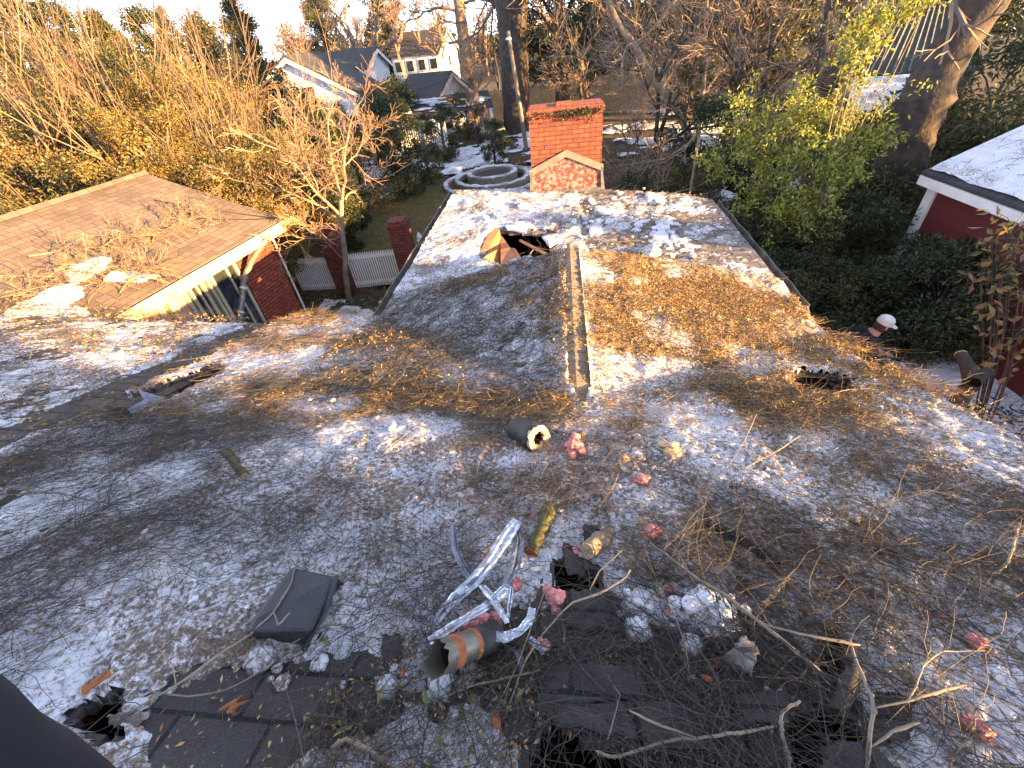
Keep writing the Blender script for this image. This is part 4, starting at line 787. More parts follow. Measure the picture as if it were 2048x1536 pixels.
bushy('magnolia_sapling', [(2010, 480, 7.3), (1985, 500, 7.2), (2020, 530, 7.1), (1960, 545, 7.2), (2035, 470, 7.4), (2000, 560, 7.0), (2040, 590, 6.9), (1990, 620, 6.9), (2040, 660, 6.7), (2020, 700, 6.7)], 'slender broadleaf sapling at the right frame edge beside snow', 230, 'leaf_gold2', .13, .055, 63, G(2045, 830, 6.9), cr=.22, cat='tree', sr=.014, bn=.01, bark='bark')
# fern and ivy ground cover, right
n_ = 26000; rng = np.random.default_rng(80); gu = rng.uniform(3.2, 11, n_); gv = rng.uniform(3.2, 17, n_); k_ = fbm(gu * .6, gv * .6, 4, 81) > .47; gu, gv = gu[k_], gv[k_]
P0 = np.stack([cA * gu + sA * gv, -sA * gu + cA * gv, rng.uniform(.05, .4, len(gu)) * (fbm(gu, gv, 2, 82))], 1)
solo('ground_cover', leaves(P0, .14, .035, rng, .8), M['leaf_dark'], 'dark green ferns and ivy covering the ground right of the house', 'ground cover', kind='stuff')
# ================================================================== NEIGHBOUR HOUSE, LEFT
LO = hw(-6.12, 9.16); lv = hw(-6.65, 4.94) - hw(-6.06, 9.11); lv[2] = 0; lv /= np.linalg.norm(lv); lu = np.array([-lv[1], lv[0], 0]); 
if lu @ hw(1, 0) < 0: lu = -lu
LAX = np.array([lu, lv, [0, 0, 1]])
def L(a, b, z): return LO + lu * a + lv * b + np.array([0, 0, z])
def lb_(a0, a1, b0, b1, z0, z1): return box(L((a0 + a1) / 2, (b0 + b1) / 2, (z0 + z1) / 2), (a1 - a0, b1 - b0, z1 - z0), LAX)
nb = thing('neighbour_house', L(-3, 4, 0), 'low brick and cream house with tan shingle roof at left', 'house')
EZ = 2.62; RA, RZ = -3.05, EZ + 1.03
part('roof', [slabp([L(.0, .0, EZ), L(0, 9, EZ), L(RA, 9, RZ), L(RA, 0, RZ)], (0, 0, -.07)), slabp([L(RA, 0, RZ), L(RA, 9, RZ), L(2 * RA, 9, EZ), L(2 * RA, 0, EZ)], (0, 0, -.07))], M['shingle_tan'], nb, uv=np.array([lv, lu, [0, 0, 1]]))
part('ridge_cap', [tube([L(RA, 0, RZ + .0), L(RA, 9, RZ + .0)], [.07, .07], 4)], M['shingle_tan'], nb, uv=np.array([lv, lu, [0, 0, 1]]))
part('fascia', [lb_(-.06, -.02, .05, 9, EZ - .26, EZ - .075), lb_(-.30, -.065, .05, 9, EZ - .27, EZ - .24)], M['cream'], nb)
gt = part('gutter', [lb_(-.015, .10, -.05, 5.05, EZ - .10, EZ - .085), lb_(.088, .10, -.05, 5.05, EZ - .084, EZ + .0), lb_(-.015, .10, -.062, -.05, EZ - .10, EZ)], M['cream'], nb)
part('end_trim', [slabp([L(-.02, .0, EZ - .09), L(-.02, .0, EZ - .26), L(-.75, .0, EZ - .26), L(-.75, .0, EZ + .14)], lv * .05)], M['cream'], nb)
part('brick_wall', [lb_(-.62, -.50, .10, 1.22, 0, EZ - .27), lb_(-6.1, -.63, .10, .22, 0, EZ - .27)], M['brick'], nb, uv=LAX)
part('corner_pipe', [tube([L(-.46, .06, EZ - .3), L(-.44, .06, .3), L(-.36, .04, .12)], .025, 6)], M['white'], nb)
part('end_gable', slabp([L(-.3, .12, EZ - .3), L(-5.8, .12, EZ - .3), L(RA, .12, RZ - .15)], lv * .05), M['cream'], nb)
part('panel_wall', lb_(-.66, -.60, 1.22, 8.8, 0, EZ - .27), M['cream'], nb)
# window wall: each bay a window with frame, pane and blind
bays = [(1.32, 1.90, 'glass'), (2.22, 2.44, 'glass'), (2.63, 2.84, 'blind'), (3.20, 3.66, 'blind'), (3.90, 4.5, 'blind'), (4.8, 5.6, 'blind')]
for b0, b1, k in bays:
    wdw = part('window', [lb_(-.58, -.50, b0 - .07, b0, .35, EZ - .27), lb_(-.58, -.50, b1, b1 + .07, .35, EZ - .27), lb_(-.58, -.50, b0, b1, .35, .45), lb_(-.58, -.50, b0, b1, EZ - .42, EZ - .27)], M['cream'], nb)
    part('pane', lb_(-.565, -.545, b0, b1, .45, EZ - .42), M[k], wdw)
    if k == 'glass': part('mullion', [lb_(-.54, -.51, b0 + (b1 - b0) * .30, b0 + (b1 - b0) * .30 + .05, .45, EZ - .42)], M['cream'], wdw)
part('wall_post', [lb_(-.59, -.47, 2.03, 2.09, 0, EZ - .27), lb_(-.59, -.46, 2.95, 3.01, 0, EZ - .27), lb_(-.59, -.46, 3.77, 3.80, 0, EZ - .27)], M['cream'], nb)
dsp = [L(.05, .62, EZ - .12), L(.02, .78, EZ - .2), L(-.2, 1.02, EZ - .42), L(-.40, 1.32, EZ - .78), L(-.41, 1.8, EZ - 1.3), L(-.41, 2.15, EZ - 1.75), L(-.41, 2.4, .3)]
part('downspout', tube(resample(dsp, 14), .062, 8), M['metal'], nb, smooth=True)
for q0_ in (1.45, 1.8): part('downspout_strap', tube([L(-.405, q0_, EZ - .78 - (q0_ - 1.32) * 1.08), L(-.405, q0_ + .03, EZ - .78 - (q0_ - 1.29) * 1.08)], .068, 8), M['white'], nb)
# snow, twigs and branches on the neighbour roof
def lroof(a, b): return EZ + (RZ - EZ) * (a / RA)
rng = np.random.default_rng(90); aa, bb_ = np.meshgrid(np.arange(-2.9, -.02, .035), np.arange(1.2, 6.5, .035))
def lpx(px, py):
    r = ray(px, py); E0 = np.array([0, 0, EYE]); n = np.cross(L(RA, 0, RZ) - L(0, 0, EZ), lv); t = ((L(0, 0, EZ) - E0) @ n) / (r @ n); p = E0 + r * t - LO; return p @ lu, p @ lv
sc_ = [(lpx(*p), r_) for p, r_ in [((165, 545), .2), ((200, 525), .16), ((130, 585), .17), ((110, 600), .22), ((275, 555), .16), ((60, 620), .2), ((150, 630), .15), ((30, 640), .2), ((235, 550), .12)]]
def lt(a, b):
    m_ = sum(np.exp(-(((a - c[0]) / r_) ** 2 + ((b - c[1]) / (r_ * 1.2)) ** 2)) for c, r_ in sc_); return m_ * 1.1 - .45 + 1.1 * (fbm(a * 7, b * 7, 4, 91) - .5)
tt = lt(aa, bb_); zz = lroof(aa, bb_) + np.clip(tt * .09, -.01, .05)
V = LO + aa[..., None] * lu + bb_[..., None] * lv; V[..., 2] = zz; nu = aa.shape[1]; i = np.arange(aa.shape[0] - 1)[:, None] * nu + np.arange(nu - 1)[None]; F = np.stack([i, i + 1, i + nu + 1, i + nu], -1).reshape(-1, 4); F = F[(tt[:-1, :-1] > -.05).ravel()]
solo('roof_snow', (V.reshape(-1, 3), [F]), M['snow_mid'], 'small melting snow patches left on the tan neighbour roof', 'snow', kind='stuff', smooth=True)
def lay_branch_l(px0, py0, px1, py1, rad, seed, label, twigs=10):
    r = np.random.default_rng(seed); a0, b0 = lpx(px0, py0); a1, b1 = lpx(px1, py1); t = np.linspace(0, 1, 9); a = a0 + (a1 - a0) * t + r.normal(0, .03, 9); b = b0 + (b1 - b0) * t + r.normal(0, .03, 9)
    P = np.array([L(x, y, lroof(x, y) + .03 + .05 * math.sin(q * 3)) for x, y, q in zip(a, b, t)]); R = np.linspace(rad, rad * .3, 9); S, tp = [], []
    tt_ = thing('fallen_branch', P[0], label, 'branch'); part('stem', tube(P, R, 5), M['bark_tan'], tt_)
    for k in range(twigs): i = r.integers(2, 9); d = P[i] - P[i - 1]; d /= np.linalg.norm(d); e = r.normal(size=3) * .8; e[2] = abs(e[2]) * .6; grow(r, P[i], d + e, r.uniform(.3, .6), .006, 2, S, tp, -.02, .25, (2, 4), .7, .6, 4)
    S = [(d, P_, np.maximum(R_, .0035)) for d, P_, R_ in S]; part('twigs', strandset(S, (0, 1, 2)), M['bare'], tt_)
lay_branch_l(60, 515, 250, 500, .014, 1, 'fallen twiggy branch lying highest across the tan roof', 16)
lay_branch_l(200, 500, 300, 470, .012, 2, 'fallen twiggy branch above the snow patch on the tan roof', 14)
lay_branch_l(310, 480, 390, 440, .012, 3, 'forked bare branch standing up nearest the tan roof peak', 14)
lay_branch_l(400, 470, 445, 450, .008, 4, 'small bare sprig near the gutter end of the tan roof', 7)
lay_branch_l(0, 605, 80, 592, .013, 5, 'pale curved branch at the left frame edge on the tan roof', 6)
lay_branch_l(150, 560, 300, 540, .010, 6, 'reddish twig tangle over the snow on the tan roof', 18)
lay_branch_l(240, 590, 310, 540, .010, 7, 'twig tangle beside the cream fascia on the tan roof', 14)
lay_branch_l(120, 530, 200, 570, .010, 8, 'twig bundle in the middle of the snow patch on the tan roof', 14)
# wires from the neighbour's gutter corner
E1 = L(.05, .1, EZ + .02)
# ================================================================== YARD: pillars and fences
def pillar(c, h, label, mat='brick_dark', w_=.46):
    t = thing('brick_pillar', c, label, 'pillar'); part('shaft', box(c + np.array([0, 0, h / 2]), (w_, w_, h), HB), M[mat], t, uv=HAX); cp = part('cap', [box(c + np.array([0, 0, h + .035]), (w_ + .06, w_ + .06, .07), HB), box(c + np.array([0, 0, h + .095]), (w_ - .04, w_ - .04, .05), HB)], M['brick_dark'], t, uv=HAX); return t
p2, p1, p0 = hw(-4.25, 10.95), hw(-6.1, 10.75), hw(-7.75, 10.75)
pillar(p2, 1.75, 'square red brick pillar next to the long left gutter'); pillar(p1, 1.75, 'square red brick pillar behind the pale dogwood trunk'); pillar(hw(-7.75, 10.75), 1.0, 'short brick pillar at the corner of the tan-roofed house')
def picket(a, b, h, label, n, name='picket_fence', mat='white', z0=.12, post=()):
    a, b = np.array(a), np.array(b); d = b - a; Ln = np.linalg.norm(d); d /= Ln; s = np.cross(d, [0, 0, 1]); ax = np.array([d, s, [0, 0, 1]]); t = thing(name, (a + b) / 2, label, 'fence')
    for zz_ in (z0 + .12, z0 + h - .14): part('rail', box((a + b) / 2 + [0, 0, zz_], (Ln, .035, .08), ax), M[mat], t)
    for i in range(n):
        c = a + d * Ln * (i + .5) / n; w_ = Ln / n * .55; o = c - s * .032; h_ = h
        part('picket', slabp([o + d * -w_ / 2 + [0, 0, z0], o + d * w_ / 2 + [0, 0, z0], o + d * w_ / 2 + [0, 0, z0 + h_ - .04], o + [0, 0, z0 + h_], o - d * w_ / 2 + [0, 0, z0 + h_ - .04]], s * .02), M[mat], t)
    return t
picket(p2 + hw(-.24, 0), p1 + hw(.24, 0), 1.0, 'white picket gate panel between the two red brick pillars', 22)
picket(p1 + hw(-.24, 0), p0 + hw(.24, 0), .95, 'white picket panel left of the dogwood between brick pillars', 19)
fp = thing('fence_post', p2 + hw(.45, .1), 'white post with pointed finial right of the brick pillar', 'post'); part('post', box(p2 + hw(.45, .1, .62), (.11, .11, 1.25), HB), M['white'], fp); part('finial', lathe(p2 + hw(.45, .1, 1.24), [(.0, 0), (.09, 0), (.09, .03), (.05, .05), (.075, .10), (.05, .17), (.0, .24)], 10), M['white'], fp)
picket(p2 + hw(.52, .1), p2 + hw(1.4, .1), 1.0, 'short white picket run partly hidden by the left gutter', 7)
wf = [(PZ(980, 208, 0), PZ(1045, 207, 0)), (PZ(1060, 207, 0), PZ(1180, 205, 0)), (PZ(1180, 205, 0), PZ(1310, 203, 0))]
sc2 = 40 / 50.
def board_fence(a, b, h, label, n):
    a, b = np.array(a), np.array(b); d = b - a; Ln = np.linalg.norm(d); d /= Ln; s = np.cross(d, [0, 0, 1]); ax = np.array([d, s, [0, 0, 1]]); t = thing('wooden_fence', (a + b) / 2, label, 'fence'); r = np.random.default_rng(n)
    V = [box(a + d * Ln * (i + .5) / n + [0, 0, h / 2 + r.uniform(-.03, .03)], (Ln / n * .93, .025, h), ax) for i in range(n)]; part('boards', V, M['fence_wood'], t)
    for i in range(4): part('post', box(a + d * Ln * i / 3 + s * -.06 + [0, 0, h / 2 + .05], (.10, .10, h + .1), ax), M['fence_wood'], t)
    for zz_ in (.4, h - .2): part('rail', box((a + b) / 2 - s * .05 + [0, 0, zz_], (Ln, .05, .1), ax), M['fence_wood'], t)
board_fence(G(975, 200, 39), G(1022, 200, 38), 2.0, 'short tan wooden fence panel left of the dark oak trunk', 16)
board_fence(G(1055, 195, 40), G(1190, 190, 39), 1.9, 'tan wooden privacy fence right behind the chimney', 40)
board_fence(G(1190, 190, 39), G(1320, 175, 37), 2.2, 'darker right section of the wooden privacy fence', 34)
picket(G(800, 280, 31), G(895, 270, 31), 1.5, 'white picket fence across the far yard behind dark shrubs', 22)
picket(G(940, 200, 33), G(985, 190, 34), 1.6, 'short pale picket run right of the low dark house', 8)
# lawn furniture edges: low wall line
# ================================================================== CIRCULAR STEPS
fc = G(985, 350, 21.2); st = thing('circular_steps', fc, 'round brick terrace of stacked rings rimmed with snow', 'steps')
for i, (r_, z_) in enumerate([(2.3, .16), (1.75, .32), (1.15, .50)]):
    rg = part('ring', lathe(fc, [(r_, 0), (r_, z_ - .02), (r_ - .02, z_), (r_ - .30, z_), (r_ - .32, z_ - .15)], 56), M['grey_wood'], st)
    part('snow_rim', lathe(fc, [(r_ - .01, z_ + .004), (r_ - .03, z_ + .05), (r_ - .12, z_ + .05), (r_ - .18, z_ + .03), (r_ - .21, z_ - .004)], 56, jag=.02, seed=i), M['snow_mid'], rg, smooth=True)
part('centre_bed', lathe(fc, [(.84, .40), (.4, .42), (0, .44)], 24), M['bark'], st)
# round snow-topped table
tc = G(1432, 395, 14.9); tb = thing('garden_table', tc, 'round garden table with thick dome of snow near the roof corner', 'table')
part('pedestal', lathe(tc, [(.32, 0), (.30, .05), (.09, .12), (.07, .6), (.16, .68)], 16), M['terra'], tb); part('table_top', lathe(tc, [(0, .66), (.58, .68), (.60, .71), (.58, .74), (0, .745)], 36), M['terra'], tb); part('snow_cover', lathe(tc, [(.57, .746), (.60, .80), (.57, .90), (.42, .97), (.2, 1.0), (0, 1.01)], 36, jag=.008), M['snow_clean'], tb, smooth=True)
tp_ = G(1428, 400, 13.9); pp = thing('terracotta_pot', tp_, 'terracotta pot in front of the snow-topped table', 'pot'); part('pot_body', lathe(tp_, [(0, 0), (.26, 0), (.40, .5), (.46, .52), (.46, .62), (.40, .62), (.36, .5)], 26), M['terra'], pp); part('soil', lathe(tp_, [(.37, .52), (.2, .56), (0, .57)], 20), M['bark'], pp)
# ================================================================== RED BARN
BO = PZ(1845, 342, 2.6); BP = PZ(2048, 415, 2.6); bv = BP - BO; bv[2] = 0; bv /= np.linalg.norm(bv); bu = np.array([-bv[1], bv[0], 0]); 
if bu @ hw(1, 0) < 0: bu = -bu
BAX = np.array([bu, bv, [0, 0, 1]])
def B(a, b, z): return BO + bu * a + bv * b + np.array([0, 0, z - 2.6])
def bbx(a0, a1, b0, b1, z0, z1): return box(B((a0 + a1) / 2, (b0 + b1) / 2, (z0 + z1) / 2), (a1 - a0, b1 - b0, z1 - z0), BAX)
barn = thing('red_barn', B(2, 2, 0), 'dark red barn with white trim and snow covered roof at right', 'barn')
part('wall', [bbx(.22, .32, .16, 7, 0, 2.45), bbx(.32, 5.6, .16, .26, 0, 2.45)], M['redwall'], barn, uv=BAX)
part('corner_trim', bbx(.17, .24, .10, .30, 0, 2.44), M['white'], barn)
RS = .46
part('roof', [slabp([B(0, 0, 2.6), B(0, 7.5, 2.6), B(2.9, 7.5, 2.6 + 2.9 * RS), B(2.9, 0, 2.6 + 2.9 * RS)], (0, 0, -.06)), slabp([B(2.9, 0, 2.6 + 2.9 * RS), B(2.9, 7.5, 2.6 + 2.9 * RS), B(5.8, 7.5, 2.6), B(5.8, 0, 2.6)], (0, 0, -.06))], M['roof_dark'], barn, uv=BAX)
part('fascia', bbx(-.02, .03, .02, 7.5, 2.38, 2.53), M['white'], barn); part('rake_trim', slabp([B(0, -.01, 2.52), B(2.9, -.01, 2.52 + 2.9 * RS), B(2.9, -.01, 2.38 + 2.9 * RS), B(0, -.01, 2.38)], bv * .05), M['white'], barn)
aa, bb2 = np.meshgrid(np.arange(.05, 2.9, .04), np.arange(.08, 5.5, .04)); tt = fbm(aa * 2, bb2 * 2, 4, 95) - .38 + .5 * np.clip((aa - .1) * 3, 0, .6) + .2 - .9 * np.clip(bb2 - aa * 1.2 - 2.0, 0, 1)
V = B(0, 0, 2.6) + aa[..., None] * bu + bb2[..., None] * bv; V[..., 2] += aa * RS + np.clip(tt * .1, -.01, .055) + .006 * fbm(aa * 12, bb2 * 12, 3, 96); nu = aa.shape[1]; i = np.arange(aa.shape[0] - 1)[:, None] * nu + np.arange(nu - 1)[None]; F = np.stack([i, i + 1, i + nu + 1, i + nu], -1).reshape(-1, 4); F = F[(tt[:-1, :-1] > -.08).ravel()]
part('roof_snow', (V.reshape(-1, 3), [F]), M['snow_clean'], barn, smooth=True)
r_ = np.random.default_rng(97); n_ = 160; a = r_.uniform(.3, 2.8, n_); b = r_.uniform(.3, 4, n_); P0 = np.array([B(x, y, 2.6 + x * RS + .06) for x, y in zip(a, b)]); an = r_.normal(0, 1, n_); P1 = P0 + (np.cos(an)[:, None] * bv + np.sin(an)[:, None] * (bu + [0, 0, RS])) * r_.uniform(.05, .3, n_)[:, None]
solo('barn_twigs', segs(P0, P1 + [0, 0, .01], np.full(n_, .004), np.full(n_, .002)), M['twig_dark'], 'small dark twigs scattered on the snowy barn roof', 'twigs', kind='stuff')
# ================================================================== GREEN METAL ROOF BUILDING
gm = [PD(1690, 152, 23.0), PD(1975, 118, 24.5), PD(1935, 32, 28), PD(1762, 80, 27), PD(1612, 140, 27)]
for p in gm[:2]: p[2] = 2.85
gm[4][2] = 2.85; gm[2][2] = 4.6; gm[3][2] = 4.6; back = gm[1] + (gm[4] - gm[0])
gh = thing('green_roof_house', (gm[0] + gm[1]) / 2 * [1, 1, 0], 'small house with ribbed dark green metal roof behind trees', 'house')
rf_ = part('roof', [slabp([gm[0], gm[1], gm[2], gm[3]], (0, 0, -.08)), slabp([gm[0], gm[3], gm[4]], (0, 0, -.08)), slabp([gm[1], back, gm[2]], (0, 0, -.08)), slabp([gm[4], gm[3], gm[2], back], (0, 0, -.08))], M['green_metal'], gh)
rb2 = []
for i in range(1, 17):
    f = i / 17; a = gm[0] + (gm[1] - gm[0]) * f; b = gm[3] + (gm[2] - gm[3]) * f; rb2.append(tube([a + [0, 0, .03], b + [0, 0, .03]], .035, 4))
for i in range(1, 14):
    f = i / 14; a = gm[0] + (gm[4] - gm[0]) * f; g_ = min(1, 2 * min(f, 1 - f) + .05); top = a + (gm[3] - (gm[0] + gm[4]) / 2) * g_; rb2.append(tube([a + [0, 0, .03], top + [0, 0, .03]], .03, 4))
part('seams', rb2, M['gutter'], rf_)
ctr = (gm[0] + gm[1] + gm[4] + back) / 4
def inn(p, k=.92): q = ctr + (p - ctr) * k; q[2] = 0; return q
part('wall', slabp([inn(gm[0]), inn(gm[1]), inn(back), inn(gm[4])], (0, 0, 2.75)), M['bark'], gh)
e0, e1 = gm[0] + [0, 0, -.12], gm[0] + (gm[1] - gm[0]) * .62 + [0, 0, -.10]; od = np.cross(gm[1] - gm[0], [0, 0, 1]); od /= np.linalg.norm(od); 
if od @ hw(0, 1) > 0: od = -od
lt_ = thing('porch_roof', (e0 + e1) / 2 * [1, 1, 0], 'snow covered lean-to porch roof below the green metal roof', 'roof')
part('sheet', slabp([e0, e1, e1 + od * 2.2 + [0, 0, -.75], e0 + od * 2.2 + [0, 0, -.75]], (0, 0, -.05)), M['green_metal'], lt_); part('snow_cover', slabp([e0 + [0, 0, .004] + od * .08, e1 + [0, 0, .004] + od * .05, e1 + od * 2.15 + [0, 0, -.73], e0 + od * 2.15 + [0, 0, -.73]], (0, 0, .07)), M['snow_clean'], lt_)
for f in (.03, .5, .97): q = e0 + (e1 - e0) * f + od * 2.1; part('post', tube([[q[0], q[1], 0], [q[0], q[1], e0[2] - .78]], .06, 6), M['fence_wood'], lt_)
# ================================================================== FAR HOUSES
def gable_house(name, label, F, wdt, depth, az, ez, rz, wall, roof, windows=(), cat='house', over=.3):
    g = np.array([math.sin(az), math.cos(az), 0]); s = np.array([g[1], -g[0], 0]); F = np.array([F[0], F[1], 0]); t = thing(name, F - g * depth / 2, label, cat); ax = np.array([s, g, [0, 0, 1]])
    def q(a, b, z): return F + s * a + g * b + np.array([0, 0, z])
    k = (rz - ez) / (wdt / 2)
    part('wall', slabp([q(-wdt / 2, 0, 0), q(wdt / 2, 0, 0), q(wdt / 2, 0, ez), q(0, 0, rz - .05), q(-wdt / 2, 0, ez)], -g * depth), M[wall], t, uv=ax)
    for sg in (-1, 1):
        part('roof', slabp([q(0, over, rz), q(sg * (wdt / 2 + over), over, ez - over * k), q(sg * (wdt / 2 + over), -depth - over, ez - over * k), q(0, -depth - over, rz)], (0, 0, .12)), M[roof], t, uv=ax)
        part('barge_board', slabp([q(0, over + .02, rz - .02), q(sg * (wdt / 2 + over), over + .02, ez - over * k - .02), q(sg * (wdt / 2 + over), over + .02, ez - over * k - .25), q(0, over + .02, rz - .27)], g * -.05), M['white'], t)
    for a, z, w_, h in windows:
        f = part('window', box(q(a, .02, z), (w_ + .2, .06, h + .2), ax), M['white'], t); part('pane', box(q(a, .055, z), (w_, .03, h), ax), M['glass'], f)
    return t
F1 = PD(585, 150, 35); vd = F1[:2] / np.linalg.norm(F1[:2]); az0 = math.atan2(-vd[0], -vd[1])
gable_house('white_house', 'white gabled house with dark roof in the left distance', F1, 8.4, 5, az0 + .42, 3.0, 5.35, 'siding', 'roof_dark', [(-.6, 3.2, .9, 1.2), (-2.8, 1.5, .9, 1.2)])
def side_house(name, label, pa_, pb_, dist, rz, ez, half, wins, wall='siding', roof='roof_dark'):
    a, b = PD(*pa_, dist), PD(*pb_, dist * .97); a[2] = b[2] = 0; d = b - a; Ln = np.linalg.norm(d); d /= Ln; az = math.atan2(d[0], d[1])
    return gable_house(name, label, b, half * 2, Ln, az, ez, rz, wall, roof, wins)
def side_windows(t, pa_, pb_, dist, half, zs_, n):
    a, b = PD(*pa_, dist), PD(*pb_, dist * .97); a[2] = b[2] = 0; d = (b - a); Ln = np.linalg.norm(d); d /= Ln; s_ = np.array([d[1], -d[0], 0])
    if s_ @ a > 0: s_ = -s_
    for i in range(n):
        for z in zs_:
            c = a + d * Ln * (i + .5) / n + s_ * (half + .03) + [0, 0, z]; ax = np.array([d, s_, [0, 0, 1]]); f = part('window', box(c, (1.1, .06, 1.3), ax), M['white'], t); part('pane', box(c + s_ * .04, (.85, .03, 1.05), ax), M['glass'], f)
side_house('white_house', 'white clapboard wing with dark low roof right of the gabled house', (650, 110), (748, 103), 45, 5.25, 4.2, 3.0, [(0, 2.5, .8, 1.0)])
h3 = side_house('two_storey_house', 'distant two-storey white house with small dark windows', (800, 82), (892, 74), 74, 6.3, 4.2, 4, [(0, 3.0, .8, 1.0)]); side_windows(h3, (800, 82), (892, 74), 74, 4, (3.0,), 4)
side_house('low_house', 'low house with dark roof and leftover snow beside the pine', (825, 146), (895, 139), 38, 3.5, 2.1, 3.4, [(0, 1.4, .8, .9)])
a_, b_2 = PD(825, 160, 35.5), PD(900, 152, 35.5)
p_ = PD(865, 178, 33.5); s9 = p_[:2] / np.linalg.norm(p_[:2]); dn9 = np.array([-s9[0], -s9[1], 0]); al = np.array([s9[1], -s9[0], 0])
pc = thing('porch_roof', [p_[0], p_[1], 0], 'low porch roof patched with snow in front of the low dark house', 'roof')
q9 = [p_ * [1, 1, 0] + al * x + dn9 * y + np.array([0, 0, z]) for x, y, z in [(-3.6, 1.6, 1.7), (3.6, 1.6, 1.7), (3.6, -1.0, 2.35), (-3.6, -1.0, 2.35)]]
part('sheet', slabp(q9, (0, 0, .08)), M['roof_dark'], pc, uv=I3); r9 = np.random.default_rng(4)
part('snow_cover', [blob(q9[0] + (q9[1] - q9[0]) * r9.uniform(.05, .95) + (q9[3] - q9[0]) * r9.uniform(.1, .9) + [0, 0, .08], r9.uniform(.2, .55), 40 + i, 12, .5, (1.3, 1, .12)) for i in range(26)], M['snow_clean'], pc, smooth=True)
for x in (-3.4, 0, 3.4): q_ = p_ * [1, 1, 0] + al * x + dn9 * 1.5; part('post', tube([q_, q_ + [0, 0, 1.7]], .06, 6), M['white'], pc)
F5 = PD(80, 180, 30); gable_house('tan_house', 'half hidden brown house behind the bare stems at far left', F5, 8, 7, az0 + .6, 2.6, 4.2, 'cream' if 0 else 'fence_wood', 'shingle_far', [(0, 1.5, .8, 1)])
F6 = PD(200, 150, 38); gable_house('tan_house', 'pale-roofed building glimpsed behind stems above the tan roof', F6, 8, 6, az0 + 1.2, 2.6, 4.3, 'siding', 'shingle_far', [(0, 1.5, .8, 1)])
# poles and wires
pl_ = [PD(1052, 292, 27.5), PD(1016, 62, 27.5)]; tpo = thing('utility_pole', pl_[0] * [1, 1, 0], 'thin weathered wooden pole leaning before the dark oak trunk', 'pole')
part('pole', tube([[pl_[0][0], pl_[0][1], 0], pl_[0], pl_[1]], [.13, .12, .09], 8), M['grey_wood'], tpo); part('insulator', lathe(pl_[1] + [0, 0, -.35], [(.13, 0), (.15, .05), (.13, .1)], 8), M['white'], tpo)
pq = [G(583, 110, 85), PD(556, 42, 85)]; up_ = thing('utility_pole', pq[0], 'distant power pole with crossarm against the sky', 'pole'); part('pole', tube([pq[0], [pq[0][0], pq[0][1], pq[1][2]]], [.16, .12], 8), M['bark'], up_)
q = np.array([pq[0][0], pq[0][1], pq[1][2] - 1.6]); part('crossarm', tube([q - hw(1.9, .4), q + hw(1.9, .4)], .09, 4), M['bark'], up_)
def wire(a, b, sag, label, r=.012): P = [a + (b - a) * t + np.array([0, 0, -sag * 4 * t * (1 - t)]) for t in np.linspace(0, 1, 20)]; solo('overhead_wire', tube(P, r, 4), M['wire'], label, 'wire')
wire(pl_[1] + [0, 0, -.3], PD(700, 190, 30), .8, 'black wire running left from the leaning pole to the white house')
wire(pl_[1] + [0, 0, -.4], PD(900, 180, 36), .5, 'lower black wire from the leaning pole to the low dark house')
wire(E1, pl_[1] + [0, 0, -.5], 1.2, 'long black cable from the neighbour gutter corner to the pole', .010)
for k, lab in enumerate(('upper black cable drooping over the tan roof to its corner', 'middle black cable drooping over the tan roof to its corner', 'lower black cable drooping over the tan roof to its corner')):
    a_, b_2 = lpx(*[(395, 385), (310, 402), (390, 438)][k]); wire(E1 + [0, 0, .02 * k], L(a_, b_2, lroof(a_, b_2) + .02), .04, lab, .009)
# sawn tree right
q0 = G(1935, 860, 6.3); cutt = thing('sawn_trunk', q0, 'forked sawn-off trunk with two fresh cut ends beside the roof edge', 'tree stump')
f1, f2 = PD(1922, 709, 7.0), PD(1974, 744, 6.9); jn = (PD(1945, 765, 6.6)); 
part('trunk', [tube(resample([q0, jn - [0, 0, .3], jn], 8), [.11, .10, .10, .09, .09, .09, .085, .085], 10, False), tube([jn, (jn + f1) / 2 + [0, 0, .02], f1], [.085, .07, .065], 10, False), tube([jn, (jn + f2) / 2, f2], [.08, .07, .07], 10, False)], M['bark'], cutt, smooth=True)
for f in (f1, f2): dd_ = (f - jn) / np.linalg.norm(f - jn); part('cut_end', tube([f - dd_ * .01, f + dd_ * .012], [.066, .064], 14), M['beige'], cutt)

# unseen trees added right of and behind the view to shade barn and roof
for p, u_, v_, sx, sz, lb in [(ba, 18.5, 9.6, .66, .85, 'unseen magnolia added for shade beyond the red barn'), (ba, 22, 13.5, 1.0, .95, 'second unseen magnolia added for shade far beyond the red barn'), (bb, 15.2, 2.1, .34, .46, 'small unseen evergreen added for shade beside the barn'), (ba, 10.5, -4.3, .58, .62, 'evergreen added unseen behind the photographer for shade'), (bb, 14, -11.5, .8, .8, 'larger evergreen added unseen behind the photographer for shade')]:
    inst(p, hw(u_, v_), .7 * u_, (sx, sx, sz), lb)
# ================================================================== LOOSE THINGS ON THE ROOF
UPN = np.array([0, 0, 1.0])
def rs(px, py, off=0):                       # point on the snow surface seen at a pixel
    p = onroof(px, py); u, v = wh(p[0], p[1]); p[2] = float(surf(u, v)) + off; return p
def PA(px, py, h_):                          # point h_ above the surface, still seen at that pixel
    r = ray(px, py); t = .6
    for i in range(1200):
        p = np.array([0, 0, EYE]) + r * t; u, v = wh(p[0], p[1])
        if p[2] <= float(roofz(u, v)) + h_: break
        t += .008
    return p
